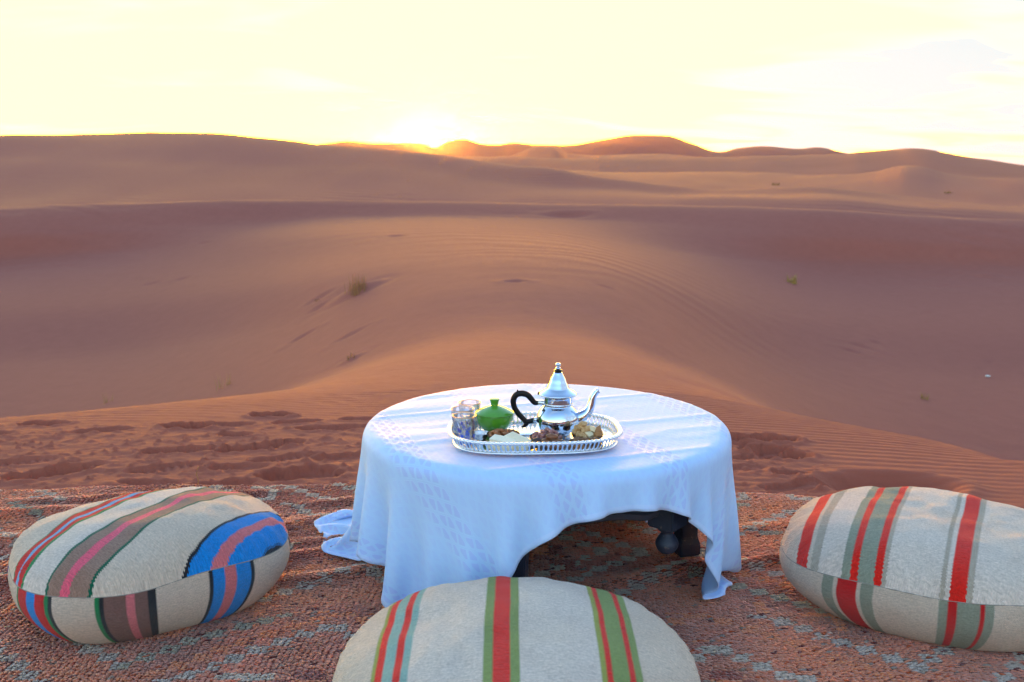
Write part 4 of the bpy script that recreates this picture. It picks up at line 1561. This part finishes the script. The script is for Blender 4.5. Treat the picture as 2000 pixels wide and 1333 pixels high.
def tea_glass(loc, rz, label):
    g_ = empty('tea_glass', loc, rz)
    H_ = 0.068
    prof = [(0.0005, 0.0), (0.0205, 0.0), (0.0225, 0.002), (rad_at(0.02), 0.02), (rad_at(0.045), 0.045), (0.0266, H_ - 0.0006), (0.0261, H_),
            (0.0253, H_ - 0.0006), (rad_at(0.045) - 0.0014, 0.045), (rad_at(0.02) - 0.0015, 0.02), (0.0200, 0.008), (0.0170, 0.006), (0.0005, 0.0055)]
    lathe('glass_wall', prof, M_GLASS, g_, 48)
    lathe('gilt_rim', [(0.0267, H_ - 0.0012), (0.0271, H_ - 0.0002), (0.0266, H_ + 0.0006), (0.0258, H_ + 0.0004), (0.0256, H_ - 0.0010)], M_GOLD, g_, 48)
    rnd = random.Random(int(abs(loc[1]) * 1000))
    for row, (z, r, n) in enumerate(((0.010, 0.0082, 6), (0.025, 0.0056, 5), (0.038, 0.0030, 4))):
        for k in range(n):
            bm = bmesh.new()
            star(bm, 0.0, z + rnd.uniform(-0.002, 0.002), r * rnd.uniform(0.85, 1.1), rad_at, 2 * math.pi * (k + 0.5 * (row % 2)) / n + rnd.uniform(-.1, .1))
            bm_obj('painted_star', bm, M_ENAMEL, g_)
    tag(g_, label, 'glass', 'painted tea glasses on the tray')
    return g_


tea_glass((-0.107, 2.170, TZ_), 0.2, 'front tea glass painted with blue stars, nearest the tray rim')
tea_glass((-0.114, 2.232, TZ_), 1.1, 'middle tea glass with gilt rim, just behind the front glass')
tea_glass((-0.100, 2.294, TZ_), 2.0, 'rearmost tea glass, beside the green lidded bowl')

# --- small steel dish between the glasses and the green bowl
ds = lathe('steel_dish', smooth_prof([(0.0005, 0.0005), (0.012, 0.0), (0.016, 0.004), (0.021, 0.014), (0.022, 0.016), (0.020, 0.0145), (0.014, 0.005), (0.0005, 0.003)], 4), M_STEEL, None, 36, (-0.072, 2.214, TZ_))
tag(ds, 'tiny shiny steel dish squeezed between the glasses and the green bowl', 'dish')

# --- wooden snack bowls
m = NT('coconut_wood')
co = m.coord()
f = m.noise(60, 5, 0.7, co, 1.0)
m.set(Base_Color=m.mix(f, (0.035, 0.018, 0.010), (0.13, 0.065, 0.035)), Roughness=0.5, Normal=m.bump(f, 0.3, 0.0015))
M_NUTWOOD = m.m


def snack_bowl(loc, r, h, label):
    o = lathe('snack_bowl', smooth_prof([(0.0005, 0.0), (r * 0.45, 0.0), (r * 0.70, h * 0.25), (r * 0.92, h * 0.7), (r, h * 0.97), (r * 0.985, h), (r * 0.95, h * 0.97),
                                         (r * 0.86, h * 0.7), (r * 0.6, h * 0.32), (0.0005, h * 0.22)], 4), M_NUTWOOD, None, 44, loc)
    tag(o, label, 'bowl', 'small dark wooden snack bowls')
    return o


B_RAISIN = (-0.020, 2.196)
B_NUT = (0.077, 2.166)
B_CRACK = (0.171, 2.186)
B_DATE = (0.073, 2.128)
B_WALN = (0.158, 2.128)
snack_bowl((*B_RAISIN, TZ_), 0.038, 0.019, 'dark wooden snack bowl of brown raisins behind the wafers')
snack_bowl((*B_NUT, TZ_), 0.038, 0.020, 'dark wooden snack bowl heaped with purple brown peanuts')
snack_bowl((*B_CRACK, TZ_), 0.036, 0.020, 'dark wooden snack bowl piled with pale crackers')


def lump(sub, sx_, sy_, sz_, amp, seed, fq=3.0):
    bm = bmesh.new()
    bmesh.ops.create_icosphere(bm, subdivisions=sub, radius=1.0)
    from mathutils import noise as mn
    for v in bm.verts:
        n = mn.noise(v.co * fq + Vector((seed * 7.1, seed * 3.3, 0)))
        v.co *= 1 + amp * n
        v.co.x *= sx_
        v.co.y *= sy_
        v.co.z *= sz_
    me = bpy.data.meshes.new('lump')
    bm.to_mesh(me)
    bm.free()
    me.polygons.foreach_set('use_smooth', np.ones(len(me.polygons), dtype=bool))
    return me


def place(me, name, mat, loc, rot, label, cat, group, sc=1.0):
    o = bpy.data.objects.new(name, me)
    COL.objects.link(o)
    if not me.materials:
        me.materials.append(mat)
    o.location = loc
    o.rotation_euler = rot
    o.scale = (sc, sc, sc)
    tag(o, label, cat, group)
    return o


def heap(center, r, n, z0, layers, rnd, minr):
    """spots for pieces resting in layers"""
    out = []
    for L in range(layers):
        rl = r * (1 - 0.26 * L)
        tries = 0
        got = []
        want = int(n * (rl / r) ** 2)
        while len(got) < want and tries < 4000:
            tries += 1
            a, q = rnd.uniform(0, 6.283), math.sqrt(rnd.random()) * rl
            x, y = q * math.cos(a), q * math.sin(a)
            if all(math.hypot(x - gx_, y - gy_) > minr for gx_, gy_ in got):
                got.append((x, y))
        for x, y in got:
            out.append((center[0] + x, center[1] + y, z0 + L * minr * 0.62 - 0.15 * (math.hypot(x, y) / r) ** 2 * minr, L))
    return out


rnd = random.Random(4)
M_PEANUT = simple('peanut_skin', (0.30, 0.125, 0.12), 0.42, 0.35, 90, 0.3)
pm = [lump(2, 0.0056, 0.0043, 0.0043, 0.12, s) for s in range(3)]
for (x, y, z, L) in heap(B_NUT, 0.032, 22, TZ_ + 0.0185, 3, rnd, 0.0092):
    place(pm[rnd.randrange(3)], 'peanut', M_PEANUT, (x, y, z + 0.003), (rnd.uniform(-.4, .4), rnd.uniform(-.5, .5), rnd.uniform(0, 3.14)),
          'small purple brown peanut heaped in the middle snack bowl', 'peanut', 'peanuts heaped in the snack bowl', rnd.uniform(0.9, 1.12))
M_RAISIN = simple('raisin', (0.30, 0.10, 0.030), 0.45, 0.4, 120, 0.5)
rm = [lump(2, 0.0062, 0.0046, 0.0038, 0.45, s + 5, 2.2) for s in range(3)]
for (x, y, z, L) in heap(B_RAISIN, 0.032, 20, TZ_ + 0.0165, 2, rnd, 0.0096):
    if L == 1 and x > B_RAISIN[0] + 0.008:
        continue
    place(rm[rnd.randrange(3)], 'raisin', M_RAISIN, (x, y, z + (0.002 if x < B_RAISIN[0] else 0)), (rnd.uniform(-.6, .6), rnd.uniform(-.6, .6), rnd.uniform(0, 3.14)),
          'wrinkled orange brown raisin in the snack bowl behind the wafers', 'raisin', 'raisins in the snack bowl', rnd.uniform(0.85, 1.2))

# crackers: broken pieces of toasted flat bread with thickness
m = NT('toasted_cracker')
co = m.coord()
f = m.noise(130, 4, 0.65, co)
sp_ = m.rng(m.noise(420, 2, 0.5, co), 0.62, 0.70)
m.set(Base_Color=m.mix(m.math('MULTIPLY', sp_, 0.6), m.mix(m.rng(f, 0.35, 0.7), (0.38, 0.17, 0.05), (0.66, 0.47, 0.24)), (0.08, 0.04, 0.02)), Roughness=0.75, Normal=m.bump(f, 0.5, 0.002))
M_CRACK = m.m
M_CRACK2 = simple('pale_bread', (0.70, 0.58, 0.38), 0.8, 0.2, 120, 0.4)
M_CRACK3 = simple('brown_bread', (0.33, 0.15, 0.05), 0.8, 0.35, 120, 0.4)


def chunk(w, d, h, seed):
    rn = random.Random(seed)
    bm = bmesh.new()
    bmesh.ops.create_cube(bm, size=1.0)
    for v in bm.verts:
        v.co.x *= w * rn.uniform(0.8, 1.15)
        v.co.y *= d * rn.uniform(0.8, 1.15)
        v.co.z *= h * rn.uniform(0.85, 1.15)
    bmesh.ops.bevel(bm, geom=list(bm.edges), offset=h * 0.08, segments=1, affect='EDGES')
    me = bpy.data.meshes.new('chunk')
    bm.to_mesh(me)
    bm.free()
    return me


cm = [chunk(0.023, 0.015, 0.012, s) for s in range(4)]
CR_SPOTS = [(-0.022, 0.006, 0.020), (-0.006, 0.012, 0.020), (0.012, 0.010, 0.020), (0.024, 0.002, 0.019), (-0.014, -0.012, 0.019), (0.004, -0.008, 0.021),
            (0.020, -0.012, 0.020), (-0.018, 0.006, 0.032), (-0.004, 0.000, 0.031), (0.012, 0.002, 0.032), (0.024, -0.006, 0.029), (-0.010, 0.006, 0.040)]
for k, (x, y, z) in enumerate(CR_SPOTS):
    place(cm[k % 4], 'cracker', (M_CRACK, M_CRACK2, M_CRACK3, M_CRACK)[k % 4], (B_CRACK[0] + x, B_CRACK[1] + y, TZ_ + z), (rnd.uniform(-.5, .5), rnd.uniform(-.6, .6), rnd.uniform(0, 3.14)),
          ('golden speckled toasted cracker chunk in the right snack bowl', 'palest bread coloured cracker chunk in the right snack bowl',
           'dark brown toasted cracker chunk in the right snack bowl', 'golden speckled toasted cracker chunk in the right snack bowl')[k % 4], 'cracker', 'crackers piled in the snack bowl', rnd.uniform(0.9, 1.1))

# dates and walnuts lying in front, against the rim
M_DATE = simple('date_skin', (0.17, 0.060, 0.022), 0.30, 0.45, 60, 0.4)
M_DATE2 = simple('dark_date_skin', (0.045, 0.018, 0.014), 0.28, 0.45, 60, 0.4)
dm = [lump(3, 0.0150, 0.0080, 0.0070, 0.16, s + 20, 2.6) for s in range(3)]
dm2 = [lump(3, 0.0145, 0.0078, 0.0068, 0.18, s + 30, 2.8) for s in range(2)]
for k, (x, y, z, rz_, dk) in enumerate([(-0.030, 0.000, 0.0075, 0.3, 1), (-0.010, -0.004, 0.0075, -0.4, 1), (0.010, 0.001, 0.0075, 0.5, 0), (0.030, -0.003, 0.0075, -0.3, 0),
                                        (-0.016, 0.006, 0.019, 0.2, 1), (0.004, 0.002, 0.0205, 0.6, 0), (0.024, 0.003, 0.020, -0.2, 0), (0.016, 0.000, 0.0305, 0.2, 0)]):
    if dk:
        place(dm2[k % 2], 'date', M_DATE2, (B_DATE[0] + x, B_DATE[1] + y, TZ_ + z), (0, rnd.uniform(-.25, .25), rz_),
              'nearly black dried date at the left of the date pile by the rim', 'date', 'dates piled by the tray rim')
    else:
        place(dm[k % 3], 'date', M_DATE, (B_DATE[0] + x, B_DATE[1] + y, TZ_ + z), (0, rnd.uniform(-.25, .25), rz_),
              'glossy red brown date piled by the tray rim before the peanuts', 'date', 'dates piled by the tray rim')
M_WALNUT = simple('walnut_kernel', (0.20, 0.095, 0.045), 0.6, 0.6, 140, 0.8)
M_WALNUT2 = simple('pale_walnut_kernel', (0.42, 0.19, 0.075), 0.6, 0.5, 140, 0.8)
wm = [lump(3, 0.0125, 0.0095, 0.0070, 0.75, s + 40, 3.2) for s in range(3)]
wm2 = lump(3, 0.0130, 0.0095, 0.0070, 0.75, 47, 3.2)
for k, (x, y, z) in enumerate([(-0.026, 0.0, 0.008), (-0.006, -0.004, 0.008), (0.014, 0.0, 0.008), (0.032, 0.006, 0.008), (-0.016, 0.006, 0.019), (0.004, 0.003, 0.020), (0.022, 0.006, 0.019), (-0.024, 0.016, 0.010), (0.030, 0.020, 0.010)]):
    if k == 1:
        place(wm2, 'walnut_half', M_WALNUT2, (B_WALN[0] + x, B_WALN[1] + y, TZ_ + z), (0.5, 0.3, 0.6), 'lighter orange brown walnut half low in the walnut pile', 'walnut', 'walnut halves before the crackers')
    else:
        place(wm[k % 3], 'walnut_half', M_WALNUT, (B_WALN[0] + x, B_WALN[1] + y, TZ_ + z), (rnd.uniform(-.6, .6), rnd.uniform(-.5, .5), rnd.uniform(0, 3.1)),
              'dark crinkled walnut half piled in front of the crackers', 'walnut', 'walnut halves before the crackers')

# wafers: two plain below, one plain and one waffled on top
m = NT('white_wafer')
f = m.noise(200, 3, 0.6, m.coord())
m.set(Base_Color=m.mix(f, (0.74, 0.66, 0.50), (0.86, 0.79, 0.64)), Roughness=0.8, Normal=m.bump(f, 0.3, 0.001))
M_WAFER = m.m


def wafer(loc, rz_, rx, ry, label, ribbed):
    root = empty('wafer', loc, rz_)
    root.rotation_euler = (rx, ry, rz_)
    L, W, T = 0.060, 0.029, 0.0034
    for k in range(3):
        bm = bmesh.new()
        bmesh.ops.create_cube(bm, size=1.0)
        ins = 0.0 if k != 1 else 0.0008
        for v in bm.verts:
            v.co = Vector((v.co.x * (L - ins), v.co.y * (W - ins), v.co.z * T + (k + 0.5) * (T + 0.0003)))
        bmesh.ops.bevel(bm, geom=list(bm.edges), offset=0.0006, segments=1, affect='EDGES')
        if ribbed and k == 2:
            for i in range(13):
                for j in range(6):
                    mx_ = Matrix.Translation(((i - 6) * 0.0041, (j - 2.5) * 0.0040, 3 * (T + 0.0003) + 0.0002)) @ Matrix.Diagonal((0.0029, 0.0028, 0.0011, 1))
                    bmesh.ops.create_cube(bm, size=1.0, matrix=mx_)
        bm_obj('cream_layer' if k == 1 else 'biscuit_layer', bm, M_WAFER, root)
    tag(root, label, 'wafer', 'white wafer biscuits on the tray')


wafer((-0.022, 2.134, TZ_ + 0.0002), -0.42, 0, 0, 'lower white wafer biscuit under the smooth wafer, left', False)
wafer((0.012, 2.138, TZ_ + 0.0002), -0.62, 0, 0, 'lower white wafer biscuit under the waffled wafer, right', False)
wafer((-0.018, 2.140, TZ_ + 0.0118), -0.42, rad(6), rad(4), 'smooth topped white wafer biscuit lying left of the waffled one', False)
wafer((0.014, 2.146, TZ_ + 0.0122), -0.70, rad(8), rad(10), 'waffle patterned white wafer biscuit on top at the right', True)

# ------------------------------------------------------------------ desert plants and odds and ends
def dry_mat(name, a, b):
    m = NT(name)
    oi_ = m.n('ShaderNodeObjectInfo').outputs['Random']
    f = m.noise(9, 2, 0.5, m.coord())
    m.set(Base_Color=m.mix(f, a, b), Roughness=0.8)
    tr_ = m.n('ShaderNodeBsdfTranslucent')
    tr_.inputs['Color'].default_value = tuple(b) + (1,)
    mx_ = m.n('ShaderNodeMixShader')
    mx_.inputs[0].default_value = 0.3
    m.t.links.new(m.p.outputs[0], mx_.inputs[1])
    m.t.links.new(tr_.outputs[0], mx_.inputs[2])
    m.t.links.new(mx_.outputs[0], m.out.inputs['Surface'])
    return m.m


M_DRY = dry_mat('dry_grass', (0.24, 0.12, 0.04), (0.50, 0.28, 0.10))
M_YEL = dry_mat('yellow_grass', (0.34, 0.22, 0.05), (0.60, 0.42, 0.12))


def tuft(x, y, h, w, n, mat, label, seed, group='dry grass tufts in the valley', upright=0.5, thick=0.006):
    rn = random.Random(seed)
    z0 = ground_z(x, y) - 0.02
    V, F = [], []
    for k in range(n):
        a = rn.uniform(0, 6.283)
        q = w * math.sqrt(rn.random()) * 0.5
        bx, by = q * math.cos(a), q * math.sin(a)
        hh = h * rn.uniform(0.45, 1.0)
        lean = rn.uniform(0.05, 0.55) * (1 - upright) * hh
        lx, ly = lean * math.cos(a + rn.uniform(-.6, .6)), lean * math.sin(a + rn.uniform(-.6, .6))
        tw = thick * rn.uniform(0.7, 1.3)
        fa = rn.uniform(0, 3.14)
        cx, cy = math.cos(fa), math.sin(fa)
        base = len(V)
        for t in (0.0, 0.35, 0.7, 1.0):
            r_ = tw * (1 - 0.8 * t)
            px, py, pz = bx + lx * t * t, by + ly * t * t, hh * (t - 0.1 * t * t)
            for s_ in range(3):
                an_ = fa + s_ * 2.094
                V.append((px + math.cos(an_) * r_, py + math.sin(an_) * r_, pz))
        for j in range(3):
            for s_ in range(3):
                s2 = (s_ + 1) % 3
                F.append((base + j * 3 + s_, base + j * 3 + s2, base + j * 3 + 3 + s2, base + j * 3 + 3 + s_))
    o = mesh_obj('grass_tuft', V, F, mat, None, False, (x, y, z0))
    tag(o, label, 'grass', group)
    return o


tuft(-1.75, 11.1, 0.27, 0.25, 60, M_DRY, 'largest dry tan grass tuft, beside its sandy hummock, left of centre', 1, upright=0.72, thick=0.0035)
tuft(-2.27, 11.65, 0.045, 0.12, 16, M_DRY, 'flat stubby dry tuft just left of the largest tuft', 2, thick=0.003)
tuft(-1.34, 8.15, 0.09, 0.07, 18, M_DRY, 'tiny dry tuft alone on the near slope left of table', 3, thick=0.003)
tuft(5.03, 17.83, 0.22, 0.20, 44, M_YEL, 'yellow green grass tuft high on the right slope', 4, upright=0.5, thick=0.0045)
tuft(4.89, 11.5, 0.13, 0.09, 26, M_YEL, 'yellow green grass tuft low in the right valley', 5, upright=0.6, thick=0.003)
tuft(-2.80, 9.4, 0.20, 0.16, 24, M_YEL, 'sparse wispy pale tuft behind the sand crest at left, right one of two', 6, upright=0.6, thick=0.0014)
tuft(-4.29, 10.3, 0.16, 0.10, 18, M_YEL, 'sparse wispy pale tuft behind the sand crest at left, left one of two', 7, upright=0.6, thick=0.0014)
tuft(17.8, 68.0, 0.24, 0.55, 30, M_DRY, 'far dark dot of scrub between dunes, nearer the centre', 8, 'far scrub on the dunes', thick=0.02)
tuft(25.2, 58.2, 0.20, 0.5, 30, M_DRY, 'far dark dot of scrub on the right dunes, rightmost', 9, 'far scrub on the dunes', thick=0.02)
PEB = (6.45, 13.2)

# one dry stalk poking up at the far edge of the rug
o = tube('dry_stalk', smooth_prof([(0, 0, 0), (0.004, 0.0, 0.02), (-0.002, 0.004, 0.042), (0.006, 0.002, 0.066)], 4), [0.0016] * 5 + [0.0013] * 4 + [0.0009] * 4, M_DRY, None, 6)
o.location = (-1.022, 3.10, 0.012)
tag(o, 'single thin dry stalk standing at the far rug edge, left', 'stalk')
pb = bpy.data.objects.new('pebble', lump(2, 0.035, 0.028, 0.018, 0.3, 60))
COL.objects.link(pb)
pb.data.materials.append(simple('pale_stone', (0.62, 0.56, 0.50), 0.8, 0.2, 20))
pb.location = (PEB[0], PEB[1], ground_z(*PEB) + 0.01)
tag(pb, 'small pale stone lying on the right valley slope', 'stone')

# ------------------------------------------------------------------ dusty evening air
m = NT('dusty_air')
m.t.nodes.remove(m.p)
pv = m.n('ShaderNodeVolumePrincipled')
pv.inputs['Color'].default_value = HAZE_COLOR
pv.inputs['Density'].default_value = HAZE_DENSITY
pv.inputs['Anisotropy'].default_value = HAZE_G
m.t.links.new(pv.outputs[0], m.out.inputs['Volume'])
zlo, zhi = float(gz.min()) - 1.0, float(gz.max()) + 3.0
hb = 7050.0
hv = [(sx_ * hb, sy_ * hb, z) for z in (zlo, zhi) for sx_, sy_ in ((-1, -1), (1, -1), (1, 1), (-1, 1))]
hz = mesh_obj('haze', hv, [(3, 2, 1, 0), (4, 5, 6, 7), (0, 1, 5, 4), (1, 2, 6, 5), (2, 3, 7, 6), (3, 0, 4, 7)], m.m, None, False)
tag(hz, 'thin dusty evening air over the dunes', 'haze', kind='stuff')
